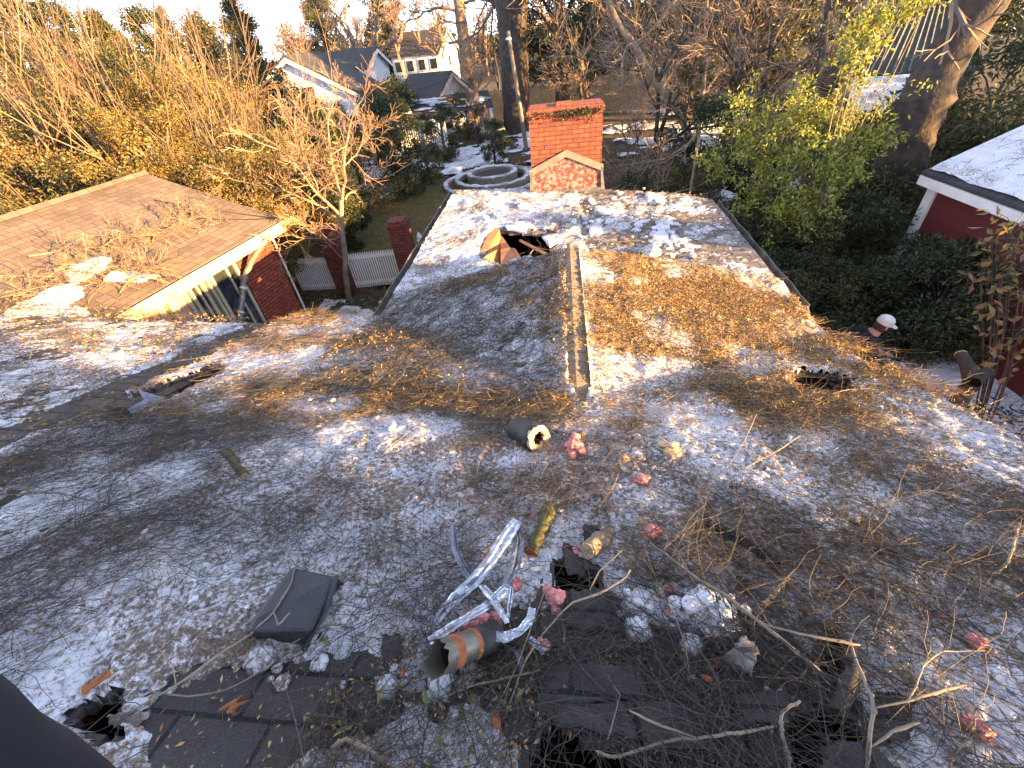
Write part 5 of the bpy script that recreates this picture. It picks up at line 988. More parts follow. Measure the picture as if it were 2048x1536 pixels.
# -- bigger branches
def branch(pts, ra, rb, label, seed, tw=6, twl=.25, mat='bark_light', hh=.03, sides=(), moss=False):
    rng = np.random.default_rng(seed)
    def line(pts, ra, rb):
        P = np.array([PA(a, b, (h[0] if h else hh)) for a, b, *h in pts]); n = max(8, 3 * len(P)); P = resample(P, n); ra, rb = ra * .66, rb * .66
        P[1:-1] += rng.normal(size=(n - 2, 3)) * ra * .35; R = np.linspace(ra, rb, n) * (1 + .08 * rng.normal(size=n)); R[-3:] *= [.85, .65, .4]; return P, np.maximum(R, .001)
    P, R = line(pts, ra, rb); t = thing('fallen_branch', P[0], label, 'branch'); o = [tube(P, R, 8)]; S, tp = [], []; n = len(P)
    for sp in sides: Q, QR = line(sp, ra * .6, rb); o.append(tube(Q, QR, 6)); 
    for k in range(tw):
        i = rng.integers(2, n); d = P[i] - P[i - 1]; d /= np.linalg.norm(d); e = rng.normal(size=3) * .7; e[2] = abs(e[2]) * .35
        grow(rng, P[i], d + e, twl * rng.uniform(.5, 1.1), max(.0016, R[i] * .4), 1, S, tp, -.03, .22, (1, 3), .7, .6, 5)
    for k in range(n): 
        if rng.random() < .3: o.append(blob(P[k], R[k] * 1.5, seed * 31 + k, 6, .3))
    part('stem', o, M[mat], t, smooth=True)
    if S: part('twigs', strandset([(d, P_, np.maximum(R_, .0009)) for d, P_, R_ in S], (0, 1)), M['twig_dark' if mat != 'bark_light' else 'twig'], t)
    return t
branch([(1195, 1508, .02), (1231, 1517, .03), (1334, 1481, .05), (1395, 1476, .06), (1470, 1466, .06), (1554, 1452, .05)], .0055, .0075, 'pale peeled branch lying across dark shingles near the bottom edge', 1, 2, .1, sides=[[(1393, 1476, .06), (1320, 1451, .08), (1258, 1421, .09)], [(1231, 1517, .03), (1192, 1502, .06)]])
branch([(1600, 1402, .08), (1562, 1428, .07), (1563, 1470, .05), (1575, 1500, .03), (1580, 1560, .02)], .006, .009, 'bent lichen-spotted branch hanging over the lower right hole', 2, 3, .1, 'grey_wood')
branch([(598, 1110, .12), (580, 1170, .13), (548, 1224, .12), (500, 1270, .09), (451, 1300, .07), (351, 1373, .05), (255, 1426, .03)], .0045, .006, 'long grey branch curving from the black vent to the lower left hole', 3, 5, .2, 'grey_wood', sides=[[(548, 1224, .12), (556, 1250, .14), (580, 1225, .16)], [(352, 1372, .05), (345, 1330, .09), (310, 1290, .12)]])
branch([(302, 1383, .03), (381, 1394, .05), (460, 1378, .06), (551, 1323, .07)], .004, .0035, 'thin bowed branch crossing another at the lower left', 4, 3, .15, 'grey_wood')
branch([(1300, 1085, .08), (1384, 1150, .08), (1448, 1188, .09), (1536, 1256, .10), (1600, 1308, .09), (1650, 1348, .07)], .007, .010, 'thick grey lichen branch slanting down right of the snow pile', 5, 14, .35, 'grey_wood', sides=[[(1530, 1250, .1), (1580, 1262, .12), (1640, 1275, .13), (1720, 1290, .12)]])
branch([(1260, 1140, .10), (1249, 1159, .10), (1190, 1192, .11), (1141, 1206, .10), (1079, 1276, .07), (1045, 1330, .05), (1012, 1430, .04)], .0065, .004, 'forked branch bridging the dark hole beside the foil', 6, 6, .25, 'grey_wood', sides=[[(1180, 1180, .1), (1200, 1140, .13), (1245, 1100, .15)]])
branch([(1700, 1280, .10), (1715, 1330, .12), (1745, 1395, .12), (1748, 1420, .12), (1738, 1496, .06), (1735, 1560, .03)], .006, .009, 'mottled upright branch over the lower right hole', 7, 5, .2, 'grey_wood', sides=[[(1747, 1417, .12), (1817, 1402, .13), (1870, 1385, .12), (1930, 1370, .1)], [(1738, 1496, .06), (1790, 1460, .09), (1840, 1445, .1)]])
branch([(1817, 1400, .13), (1835, 1365, .13), (1848, 1330, .12), (1880, 1302, .11), (1970, 1301, .08)], .004, .002, 'thin bent twig arching right below the red insulation scrap', 8, 3, .15)
branch([(1770, 1345, .05), (1800, 1335, .05), (1845, 1325, .06)], .008, .006, 'short stick crusted with pale lichen at the lower right', 9, 0, .1, 'grey_wood')
branch([(1242, 935, .05), (1225, 975, .05), (1205, 1005, .05), (1182, 1031, .04)], .0075, .009, 'short thick sunlit stick pointing at the hole below the duct collar', 10, 3, .15)
branch([(1513, 829, .12), (1490, 880, .1), (1463, 923, .08), (1440, 950, .06), (1420, 975, .03)], .004, .003, 'sunlit wavy twig standing up right of the insulation tuft', 11, 2, .1)
branch([(1600, 872, .08), (1550, 905, .07), (1492, 934, .06), (1482, 972, .05), (1513, 1013, .04), (1560, 1060, .03)], .005, .003, 'long S-shaped twig in the golden litter at right', 12, 4, .2)
branch([(2037, 1046, .10), (2030, 1080, .10), (2022, 1110, .10), (2003, 1140, .07), (1960, 1152, .03)], .006, .007, 'pale crooked stick at the right frame edge', 13, 3, .15)
branch([(1700, 1035, .03), (1745, 1030, .06), (1790, 995, .1)], .005, .003, 'forked twig beside the large snow slab at right', 14, 8, .2, 'grey_wood')
branch([(1650, 1080, .05), (1740, 1095, .06), (1850, 1130, .07), (1960, 1170, .06), (2060, 1215, .05)], .008, .006, 'long dark branch running to the right frame edge below the snow slab', 15, 22, .4, 'grey_wood')
branch([(700, 1520, .02), (660, 1500, .03), (690, 1478, .05), (740, 1500, .05), (780, 1540, .03)], .008, .010, 'knobbly orange-brown branch at the bottom edge left of centre', 16, 3, .12, 'bark_tan')
branch([(560, 1300, .03), (640, 1255, .08), (700, 1230, .09)], .003, .002, 'slim twig lying across the black roof vent', 17, 3, .15, 'grey_wood')
branch([(760, 915, .03), (790, 885, .05), (830, 855, .07)], .004, .002, 'thin forked twig in the middle snow left of the duct collar', 18, 5, .2)
branch([(1110, 862, .02), (1150, 812, .04), (1225, 825, .06)], .003, .002, 'thin twigs crossing the lower end of the ridge cap', 19, 7, .2)
branch([(270, 722, .04), (330, 725, .06), (400, 715, .06), (462, 700, .04)], .010, .005, 'pale branch lying on the brown side roof beside its shadow line', 20, 10, .35)
branch([(555, 655, .05), (540, 690, .05), (480, 730, .03), (430, 765, .02)], .010, .005, 'branch lying along the broken edge of the main roof at left', 21, 8, .3)
branch([(50, 860, .02), (90, 838, .05), (170, 835, .05), (240, 822, .03)], .008, .004, 'curved pale branch by the left side roof hole', 22, 10, .4)
branch([(0, 990, .03), (110, 985, .05), (230, 1010, .05), (340, 1005, .03)], .006, .004, 'dark branch in the twig mat near the left frame edge', 23, 26, .45, 'grey_wood')
branch([(0, 1120, .03), (60, 1090, .05), (140, 1060, .05), (235, 1000, .03)], .006, .004, 'lower dark branch in the twig mat at the left edge', 24, 26, .45, 'grey_wood')
branch([(1700, 880, .03), (1660, 905, .05), (1600, 860, .08)], .005, .003, 'small sunlit branch near the right eave hole', 25, 6, .25)
branch([(1640, 795, .04), (1690, 780, .06), (1760, 775, .05)], .006, .004, 'thin curved branch by the dark hollow near the right eave', 26, 8, .3)
branch([(1944, 838, .02), (1968, 815, .25), (2010, 811, .32)], .005, .003, 'lone twig sticking out over the right roof edge', 27, 2, .1)
branch([(1055, 515, .05), (1070, 495, .1), (1100, 500, .12), (1120, 490, .1)], .008, .006, 'bare forked branch poking out of the far roof opening', 28, 9, .5)
branch([(1140, 470, .04), (1200, 485, .04), (1290, 480, .04)], .010, .006, 'dark branch lying on the far grey roof right of the opening', 29, 9, .5, 'grey_wood')
branch([(1280, 640, .03), (1330, 665, .05), (1400, 660, .04)], .007, .004, 'dark twiggy branch in the orange litter of the right slope', 30, 10, .35, 'grey_wood')
branch([(930, 545, .03), (1000, 560, .05), (1060, 535, .05)], .006, .004, 'sunlit twig cluster at the top of the shaded slope', 31, 9, .3)
branch([(1090, 1180, .06), (1060, 1260, .08), (1035, 1330, .07), (1000, 1400, .05)], .003, .002, 'slim pale twig hanging beside the foil strips', 32, 4, .2)
branch([(1310, 1170, .05), (1350, 1230, .08), (1370, 1290, .08), (1380, 1350, .05)], .0035, .002, 'thin twig curving down over the snow pile', 33, 8, .3, 'grey_wood')
branch([(1215, 1480, .04), (1230, 1430, .06), (1240, 1390, .06), (1215, 1350, .05)], .003, .0015, 'upright thin twig on the bare dark shingles', 34, 3, .15, 'grey_wood')
branch([(900, 1390, .03), (950, 1370, .04), (1080, 1340, .04)], .005, .006, 'straight brown stick just below the rusty duct', 35, 3, .15, 'bark_tan')
branch([(1900, 1530, .03), (1930, 1480, .06), (1950, 1450, .07)], .004, .003, 'stiff pale twigs at the bottom right corner', 36, 9, .25)
# -- black collar of the vent pipe
cc = PA(1066, 872, .085); axd = (PA(1092, 884, .075) - PA(1040, 868, .095)); axd = np.array([axd[0], axd[1], 0]); axd /= np.linalg.norm(axd); axd = axd * .75 + np.array([0, -.55, .38]); axm = axes_from(axd)
co = thing('duct_collar', cc - [0, 0, .08], 'black round duct collar with crumbling beige rim beside the pink tuft', 'duct'); rr_ = .082
part('body', lathe(cc, [(rr_ * .80, -.17), (rr_, -.165), (rr_ * 1.02, 0), (rr_, .045), (rr_ * .9, .05)], 32, axm), M['rubber'], co, smooth=True)
rim = lathe(cc, [(rr_ * .98, .045), (rr_ * .99, .062), (rr_ * .80, .066), (rr_ * .52, .056), (rr_ * .50, .035)], 28, axm, jag=.004, seed=4); part('rim', rim, M['beige'], co)
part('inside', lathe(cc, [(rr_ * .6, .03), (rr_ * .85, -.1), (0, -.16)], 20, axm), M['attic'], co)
# -- broken metal duct with rusty band
c0 = PA(905, 1318, .075); c1 = PA(1000, 1262, .10); dv_ = c1 - c0; dv_[2] = 0; dv_ /= np.linalg.norm(dv_); c0 = c0 + [0, 0, .05]; dv_ = dv_ * .72 + np.array([0, .12, -.62]); dv_ /= np.linalg.norm(dv_); am = axes_from(dv_); rd = .046
du = thing('vent_duct', c0 - [0, 0, .07], 'broken grey metal duct with rusty torn mouth below the foil strips', 'duct')
V, F = lathe(c0, [(rd * .94, .105), (rd * 1.02, .105), (rd * 1.05, .15), (rd * 1.1, .20)], 30, am); part('rear_pipe', (V, F), M['rubber'], du, smooth=True)
part('pipe', lathe(c0, [(rd * 1.0, .012), (rd * 1.04, .05), (rd * 1.02, .105), (rd * .98, .11)], 30, am), M['duct'], du, smooth=True)
part('rust_band', [lathe(c0, [(rd * 1.03, -.004), (rd * 1.09, .01), (rd * 1.07, .026), (rd * 1.02, .032)], 30, am, jag=.0012, seed=1), lathe(c0, [(rd * 1.03, .085), (rd * 1.07, .09), (rd * 1.06, .10), (rd * 1.02, .104)], 30, am, jag=.001, seed=2)], M['rust'], du)
n = 30; th = np.arange(n) * 2 * math.pi / n; rj = np.random.default_rng(3); z1 = -.03 - .03 * rj.random(n); z1[(th > 3.6) & (th < 5.4)] -= .035; ro_ = rd * (1.02 + .12 * rj.random(n))
V = np.concatenate([np.stack([rd * 1.03 * np.cos(th), rd * 1.03 * np.sin(th), np.zeros(n)], 1), np.stack([ro_ * np.cos(th), ro_ * np.sin(th), z1], 1)]) @ am + c0
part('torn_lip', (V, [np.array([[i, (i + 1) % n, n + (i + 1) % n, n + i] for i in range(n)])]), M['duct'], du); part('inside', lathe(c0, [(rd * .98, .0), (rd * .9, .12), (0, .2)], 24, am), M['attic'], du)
# -- foil strips
def foil(pts, W, tw, label, mat, seed, parts2=()):
    r = np.random.default_rng(seed)
    def mk(pts, W, tw, seed):
        P = resample(np.array([PA(a, b, h) for a, b, h in pts]), 50); P[1:-1] += r.normal(size=(48, 3)) * .0004; k = np.linspace(0, 1, 50); 
        V, F = ribbon(P, np.interp(k, np.linspace(0, 1, len(W)), W) * .85 * (1 + .04 * r.normal(size=50)), np.interp(k, np.linspace(0, 1, len(tw)), tw) * .45 , seed=seed); return V, F
    o = [mk(pts, W, tw, seed)] + [mk(*q_, seed) for q_ in parts2]
    solo('foil_strip', o[0], M[mat], label, 'foil')
foil([(1035, 1040, .17), (1010, 1075, .16), (975, 1130, .13), (945, 1165, .11), (905, 1200, .09), (870, 1245, .06)], [.055, .07, .05, .06, .045, .03], [0, .3, .9, .5, .8, .3], 'long twisted silver foil strip rising highest above the rusty duct', 'foil', 1)
foil([(1030, 1045, .16), (1038, 1080, .13), (1030, 1130, .11), (1010, 1175, .08)], [.04, .05, .055, .03], [.2, .5, .3, .7], 'dark folded foil piece hanging from the top of the long strip', 'foil_dark', 2)
foil([(905, 1050, .10), (910, 1100, .10), (930, 1140, .09), (950, 1165, .10)], [.025, .03, .03, .04], [.4, .9, .6, .3], 'narrow dull foil strip left of the long silver strip', 'foil_dark', 3)
foil([(858, 1282, .10), (900, 1255, .11), (950, 1225, .13), (1000, 1195, .14), (1022, 1178, .13)], [.034, .036, .034, .036, .03], [.2, .1, .2, 0, .3], 'flat crinkled foil tape running over the rusty duct mouth', 'foil', 4)
foil([(963, 1170, .15), (985, 1195, .17), (1000, 1220, .16), (1015, 1245, .13)], [.028, .034, .03, .02], [.9, .5, .8, .3], 'bright foil strip crossing over the flat tape', 'foil', 5)
foil([(985, 1195, .17), (1010, 1172, .18), (1022, 1178, .17), (1015, 1245, .12)], [.02, .022, .018, .012], [.8, .2, 1.2, .9], 'thin foil loop beside the crossing strip', 'foil', 6)
foil([(1065, 1215, .09), (1060, 1240, .09), (1040, 1262, .09), (1010, 1275, .09), (980, 1270, .08)], [.03, .036, .03, .04, .03], [.2, .7, .3, .8, .2], 'curled foil piece wrapping right of the duct', 'foil', 7)
foil([(1058, 1275, .05), (1072, 1288, .05), (1090, 1302, .04)], [.028, .03, .022], [.3, .5, .2], 'small foil scrap stuck on twigs at the shingle edge', 'foil', 8)
foil([(1035, 1300, .04), (1040, 1320, .05), (1042, 1345, .03)], [.03, .02, .012], [.2, .5, .2], 'dark foil sliver below the curled foil piece', 'foil_dark', 9)
solo('foil_strip', slabp([PA(1060, 1133, .03), PA(1084, 1132, .03), PA(1082, 1142, .02), PA(1064, 1143, .02)], (0, 0, .003)), M['white'], 'torn white paper scrap above the duct twigs', 'paper')['category'] = 'paper'
# -- black vent hood
vt = thing('roof_vent', rs(590, 1215), 'dented black metal roof vent lying upside down on the snow', 'vent')
tp4 = [PA(583, 1132, .12), PA(672, 1152, .12), PA(628, 1262, .11), PA(490, 1268, .10), PA(505, 1240, .11)]
bt4 = [PA(583, 1140, .02), PA(690, 1165, .02), PA(612, 1290, .02), PA(490, 1275, .02), PA(500, 1245, .02)]
tp4 = [p + (np.mean(tp4, axis=0) - p) * .03 for p in tp4]
Vv = np.array(tp4 + [p * [1, 1, 1] for p in bt4]); k = 5
mid = np.mean(tp4, axis=0) + [0, 0, .008]
gv = []
part('hood', (np.concatenate([Vv, [mid]]), [np.array([[i, (i + 1) % k, 10] for i in range(k)]), np.array([[i, k + i, k + (i + 1) % k, (i + 1) % k] for i in range(k)])]), M['black'], vt)
bvm = vt.children[0].modifiers.new('bevel', 'BEVEL'); bvm.width = .012; bvm.segments = 3
part('flange', slabp([PA(650, 1180, .03), PA(690, 1166, .03), PA(640, 1275, .02), PA(606, 1304, .01), PA(600, 1290, .03)], (0, 0, .003)), M['black'], vt)
part('flap', tube([PA(672, 1152, .12), PA(655, 1210, .10), PA(628, 1262, .08), PA(608, 1300, .02)], [.012, .014, .012, .004], 6, True, .4), M['black'], vt)
# -- insulation tufts
def tuft(px, py, r, label, seed, mat='pink', h=.02, flat=(1, 1, .7), fz=320):
    r *= .8
    c = PA(px, py, h + r * .5); o = [blob(c, r, seed, 18, .55, flat, 3.4)] + [blob(c + np.random.default_rng(seed + i).normal(size=3) * r * [.6, .6, .3], r * .55, seed + i, 12, .5, flat, 4) for i in range(1, 5)]
    rg = np.random.default_rng(seed); D = rg.normal(size=(fz, 3)); D /= np.linalg.norm(D, axis=1)[:, None]; D *= flat; P0 = c + D * r * .85; P1 = P0 + D * r * .10 + rg.normal(size=(fz, 3)) * r * .16
    t = thing('insulation_tuft', c - [0, 0, r * .6], label, 'insulation'); part('batt', o, M[mat], t, smooth=True); part('fibres', segs(P0, P1, np.full(fz, .0007), np.full(fz, .0003)), M[mat], t)
for a in [(1148, 895, .068, 'large pink insulation tuft right of the black duct collar', 100), (1283, 960, .042, 'pink insulation tuft below the tan puff on sunlit twigs', 110), (1306, 1064, .045, 'flat pink insulation scrap above the grey lichen branch', 120), (1028, 1168, .036, 'pink fibre clump under the folded foil', 130), (1110, 1195, .042, 'muddy pink clump between foil and dark hole', 140), (945, 1248, .055, 'pink insulation stuffed behind the rusty duct', 150), (990, 1240, .034, 'pale pink wisp behind the duct mouth', 151), (1336, 1180, .022, 'small upright pink shred above the snow pile', 160),
          (1334, 1226, .014, 'tiny pink shred on the snow pile', 170), (1955, 1287, .030, 'bright salmon insulation scrap at right over twigs', 180), (1955, 1460, .036, 'salmon insulation scrap near the bottom right corner', 190), (1882, 1236, .011, 'smallest pink crumb above the salmon scrap at right', 200), (1152, 1100, .020, 'pink shred at the lip of the central hole', 210), (1432, 1108, .012, 'tiny pink shred by the rotten log', 220), (1378, 1140, .012, 'tiny pink shred beneath the flat pink scrap', 230), (1090, 1290, .022, 'dull red fibre scrap by the small foil piece', 240)]:
    tuft(*a)
tuft(1248, 918, .036, 'round tan insulation puff on the twig heap', 300, 'insul'); tuft(1285, 1045, .028, 'cream insulation puff touching the flat pink scrap', 310, 'insul'); tuft(1345, 905, .050, 'loose tan fluffy clump in the golden twigs', 320, 'insul', flat=(1.3, 1, .5)); tuft(1165, 872, .030, 'pale yellow fluff behind the large pink tuft', 330, 'insul')
# -- log pieces
def log(pts, ra, rb, label, seed, mat, ends='wood', n=10, name='log'):
    r = np.random.default_rng(seed); P = resample(np.array([PA(*p) for p in pts]), n); R = np.linspace(ra, rb, n) * (1 + .10 * r.normal(size=n)); t = thing(name, P.mean(axis=0) - [0, 0, ra], label, 'log'); V, F = tube(P, R, 12); V = V + r.normal(size=V.shape) * ra * .05; part('bark', (V, F[:1]), M[mat], t, smooth=True)
    d0, d1 = P[0] - P[1], P[-1] - P[-2]
    for p, d, q in ((P[0], d0, R[0]), (P[-1], d1, R[-1])): d /= np.linalg.norm(d); part('end_grain', lathe(p - d * .002, [(q * 1.0, 0), (q * .9, .006), (q * .5, .002), (0, .006)], 12, axes_from(d), jag=.0015, seed=seed), M[ends], t)
log([(452, 905, .03), (470, 925, .035), (492, 955, .03)], .030, .027, 'short mossy log with broken orange end on the left snow', 1, 'moss')
log([(1222, 1070, -.02), (1200, 1085, .02), (1175, 1102, .05)], .045, .038, 'thick broken branch stub jutting out of the central hole', 2, 'bark_tan', 'beige')
log([(1410, 1042, .02), (1450, 1062, .03), (1500, 1090, .03), (1552, 1130, .02)], .020, .024, 'rotten black log half buried in twigs at right centre', 3, 'char', 'char')
log([(1100, 1015, .03), (1085, 1060, .04), (1062, 1105, .03)], .040, .030, 'furry twig-covered log end above the foil with orange splinters', 4, 'moss', 'rust')
log([(1530, 1210, .03), (1555, 1180, .04), (1582, 1150, .04)], .013, .006, 'snapped yellow-orange stick with moss at right of the snow pile', 5, 'wood', 'wood')
log([(170, 1382, .02), (200, 1360, .03), (222, 1345, .03)], .016, .010, 'orange splintered wood piece above the lower left hole', 6, 'rust', 'wood')
log([(1140, 828, .0), (1085, 816, .02)], .012, .010, 'faded brown stick left of the ridge cap base', 8, 'bark_tan')
solo('wood_slat', slabp([PA(1075, 853, .03), PA(1142, 853, .03), PA(1146, 858, .02), PA(1085, 862, .02)], (0, 0, .012)), M['wood'], 'yellow wood slat lying behind the black duct collar', 'slat')
solo('wood_slat', slabp([PA(955, 813, .03), PA(990, 818, .03), PA(988, 828, .02), PA(958, 824, .02)], (0, 0, .012)), M['terra'], 'reddish brick-like wood piece on the snow left of the ridge', 'slat')
solo('splinter', [log_ for log_ in [tube([PA(440, 1420, .02), PA(462, 1408, .04), PA(485, 1390, .05)], [.004, .007, .002], 5), tube([PA(455, 1425, .03), PA(470, 1412, .04), PA(500, 1400, .03)], [.006, .006, .001], 5)]], M['rust'], 'orange splinter cluster at the lower left litter', 'splinter')
# -- loose and curled shingles
def shingle(px4, hs, label, curl=.0, mat='shingle', seed=0, th_=.004):
    P = np.array([PA(a, b, h) for (a, b), h in zip(px4, hs)]); n = 9; s = np.linspace(0, 1, n); V = []; r = np.random.default_rng(seed)
    for i in s:
        for j in s:
            q_ = (P[0] * (1 - i) + P[1] * i) * (1 - j) + (P[3] * (1 - i) + P[2] * i) * j; q_ = q_ + np.array([0, 0, curl * math.sin(math.pi * i) + .0009 * r.normal()]); e = (i in (0, 1)) or (j in (0, 1)); q_ = q_ + (r.normal(size=3) * [.004, .004, 0] if e else 0); V.append(q_)
    V = np.array(V); F = np.array([[a * n + b, a * n + b + 1, (a + 1) * n + b + 1, (a + 1) * n + b] for a in range(n - 1) for b in range(n - 1)])
    o = solo('loose_shingle', (V, [F]), M[mat], label, 'shingle', uv=HAX, smooth=True); so = o.modifiers.new('thickness', 'SOLIDIFY'); so.thickness = th_ * 2; return o
shingle([(1440, 1325), (1490, 1270), (1512, 1290), (1500, 1360)], (.02, .10, .09, .02), 'curled grey shingle with splintered wood right of the snow pile', .05, 'shingle_far', 1)
shingle([(1690, 1330), (1735, 1345), (1700, 1425), (1658, 1418)], (.08, .07, .02, .03), 'narrow dark shingle tab sticking up in the lower right hole', .02, 'shingle', 2)
shingle([(1120, 1180), (1215, 1185), (1235, 1262), (1130, 1255)], (.015, .02, .02, .01), 'dark square shingle just below the central hole', .01, 'shingle', 3)
shingle([(1085, 1330), (1275, 1335), (1330, 1400), (1070, 1410)], (.02, .03, .02, .015), 'wide lifted dark shingle tab at the bottom centre', .008, 'shingle', 4)
shingle([(1070, 1412), (1240, 1405), (1300, 1480), (1120, 1450)], (.015, .02, .02, .02), 'dark shingle overhanging the bottom hole', .01, 'shingle', 5)
shingle([(1240, 1400), (1400, 1380), (1410, 1500), (1300, 1490)], (.02, .02, .03, .03), 'dark shingle left of the mottled branch at the bottom', .012, 'shingle', 6)
shingle([(1465, 1390), (1570, 1375), (1580, 1440), (1470, 1450)], (.02, .02, .04, .03), 'dark shingle tab at the left lip of the lower right hole', .006, 'shingle', 7)
shingle([(1640, 1485), (1740, 1480), (1800, 1545), (1640, 1560)], (.02, .03, .02, .02), 'dark shingle below the lower right hole at the frame bottom', .006, 'shingle', 8)
shingle([(1740, 1380), (1830, 1400), (1820, 1480), (1745, 1480)], (.01, .02, .02, .02), 'dark shingle right of the mottled upright branch', .02, 'shingle', 9)
shingle([(765, 1268), (810, 1275), (805, 1330), (765, 1320)], (.03, .03, .01, .01), 'small black shingle scrap left of the rusty duct', .01, 'shingle', 10)
shingle([(1125, 1085), (1160, 1100), (1175, 1150), (1135, 1150)], (.04, .01, -.02, .01), 'dark shingle folded down into the central hole', .01, 'shingle', 11)
shingle([(215, 1430), (300, 1425), (275, 1455), (220, 1450)], (.01, .03, .01, -.01), 'frosted shingle strip across the lower left hole', .004, 'shingle_far', 12)
# -- snow and ice chunks
def chunk(px, py, r, seed, flat=(1, 1, .6), rough=.35, h=0):
    return blob(PA(px, py, h + r * flat[2] * .5), r, seed, 14, rough, flat, 2.2)
for i, (px, py, r, lb) in enumerate([(1290, 1215, .075, 'left lump of the icy snow pile on dark shingles'), (1345, 1225, .065, 'middle lump of the icy snow pile'), (1420, 1235, .105, 'widest bluish lump of the icy snow pile'), (1275, 1260, .045, 'small front lump of the icy snow pile'), (1385, 1190, .06, 'rear lump of the icy snow pile'), (1180, 815, .03, 'white ice chunk at the foot of the ridge cap'), (1215, 800, .035, 'round snow chunk right of the ridge cap foot'),
                                  (865, 832, .035, 'white ice chunk high on the shaded slope base'), (875, 785, .035, 'cream ice chunk on the shaded slope'), (690, 812, .035, 'oval white ice chunk left of the twig litter'), (1357, 958, .028, 'small bright white ice ball right of the tan puff'), (1738, 850, .04, 'white ice chunk near the right eave'), (565, 1365, .026, 'grey ice lump below the black vent'), (152, 1370, .04, 'white ice lump above the lower left hole'), (775, 1375, .035, 'grey ice lump left of the rusty duct'),
                                  (880, 1370, .042, 'ice lump directly below the duct mouth'), (640, 1325, .03, 'snowy lump under the corner of the black vent'), (520, 1320, .05, 'snow mound beside the long grey branch'), (1715, 1080, .07, 'flat snow mound right of the large slab'), (1840, 1050, .04, 'white ice chunk in the dark twigs at right'), (1992, 1360, .05, 'elongated white ice lump at the lower right'), (1860, 1362, .05, 'pale ice lump below the lichen stick'), (1270, 915, .05, 'bluish snow lump behind the tan puff')]):
    rq = np.random.default_rng(i); ck = chunk(px, py, r, 400 + i) if r < .055 else join([blob(PA(px, py, r * .1), r, 880 + i, 20, .4, (1.1, 1, .38), 3.5)] + [blob(PA(px, py, r * .3) + rq.normal(size=3) * [r * .55, r * .5, r * .12], r * rq.uniform(.12, .38), 900 + i * 20 + q, 16, .4, (1, 1, .6), 4) for q in range(16)])
    o = solo('snow_chunk', ck, M['snow_mid'], lb, 'snow chunk', 'snow and ice chunks on the roof', smooth=True)
def slab(pts, h, th_, label, mat='snow_mid', seed=0):
    r = np.random.default_rng(seed); P = np.array([PA(a, b, h) for a, b in pts]); n = len(P); P2 = np.array([P[i] + (P[(i + 1) % n] - P[i]) * t for i in range(n) for t in (0, .33, .66)]); P2 += r.normal(size=P2.shape) * [.012, .012, .006]; c = P2.mean(axis=0); k = len(P2)
    V = np.concatenate([P2, P2 + [0, 0, th_], (P2 * .75 + c * .25) + [0, 0, th_ * 1.25], [c + [0, 0, th_ * 1.3]]]); F = [np.array([[i, (i + 1) % k, k + (i + 1) % k, k + i] for i in range(k)] + [[k + i, k + (i + 1) % k, 2 * k + (i + 1) % k, 2 * k + i] for i in range(k)]), np.array([[2 * k + i, 2 * k + (i + 1) % k, 3 * k] for i in range(k)])]
    return solo('snow_slab', (V, F), M[mat], label, 'snow slab', 'snow and ice slabs on the roof', smooth=False)
slab([(1617, 1035), (1660, 1018), (1680, 1045), (1697, 1065), (1650, 1075), (1622, 1055)], .015, .03, 'large broken snow slab on dark twigs at right')
ys = [([(985, 395), (1060, 385), (1110, 392), (1120, 410), (1050, 415), (985, 412)], 'top white slab left of the chimney base'), ([(1070, 412), (1150, 395), (1165, 425), (1120, 440), (1078, 432)], 'broad slab directly in front of the chimney'), ([(985, 415), (1065, 418), (1060, 445), (1000, 440), (980, 430)], 'wavy slab above the far roof opening'), ([(1010, 442), (1062, 446), (1050, 468), (1015, 462)], 'slab at the upper lip of the far opening'), ([(1075, 438), (1110, 440), (1105, 462), (1078, 458)], 'tilted slab right of the far opening lip'),
      ([(1085, 475), (1120, 468), (1130, 480), (1100, 495)], 'thick slab at the right end of the far opening'), ([(1120, 440), (1150, 438), (1145, 455), (1125, 458)], 'small slab between opening and chimney'), ([(1190, 415), (1240, 405), (1250, 425), (1205, 432)], 'gold-lit slab right of the chimney foot'), ([(1175, 455), (1200, 450), (1205, 465), (1180, 470)], 'small slab on the grey roof beyond the ridge end'), ([(1280, 500), (1310, 490), (1325, 510), (1300, 518)], 'leftmost slab of the icy heap on the grey roof'), ([(1300, 470), (1330, 462), (1345, 490), (1312, 492)], 'stacked slab in the icy heap on the grey roof'), ([(1310, 445), (1335, 440), (1340, 458), (1315, 462)], 'upper slab of the icy heap on the grey roof'), ([(1355, 480), (1372, 478), (1374, 486), (1358, 488)], 'lone small slab on the smooth grey roof'), ([(1290, 385), (1330, 395), (1320, 412), (1292, 405)], 'slab at the far roof edge right of the chimney'), ([(930, 395), (980, 392), (975, 412), (925, 415)], 'slab at the far left corner of the roof')]
for i, (p, lb) in enumerate(ys): slab(p, .012, .028, lb, 'snow_mid', i)
rng = np.random.default_rng(500); k = 0
sm0 = []
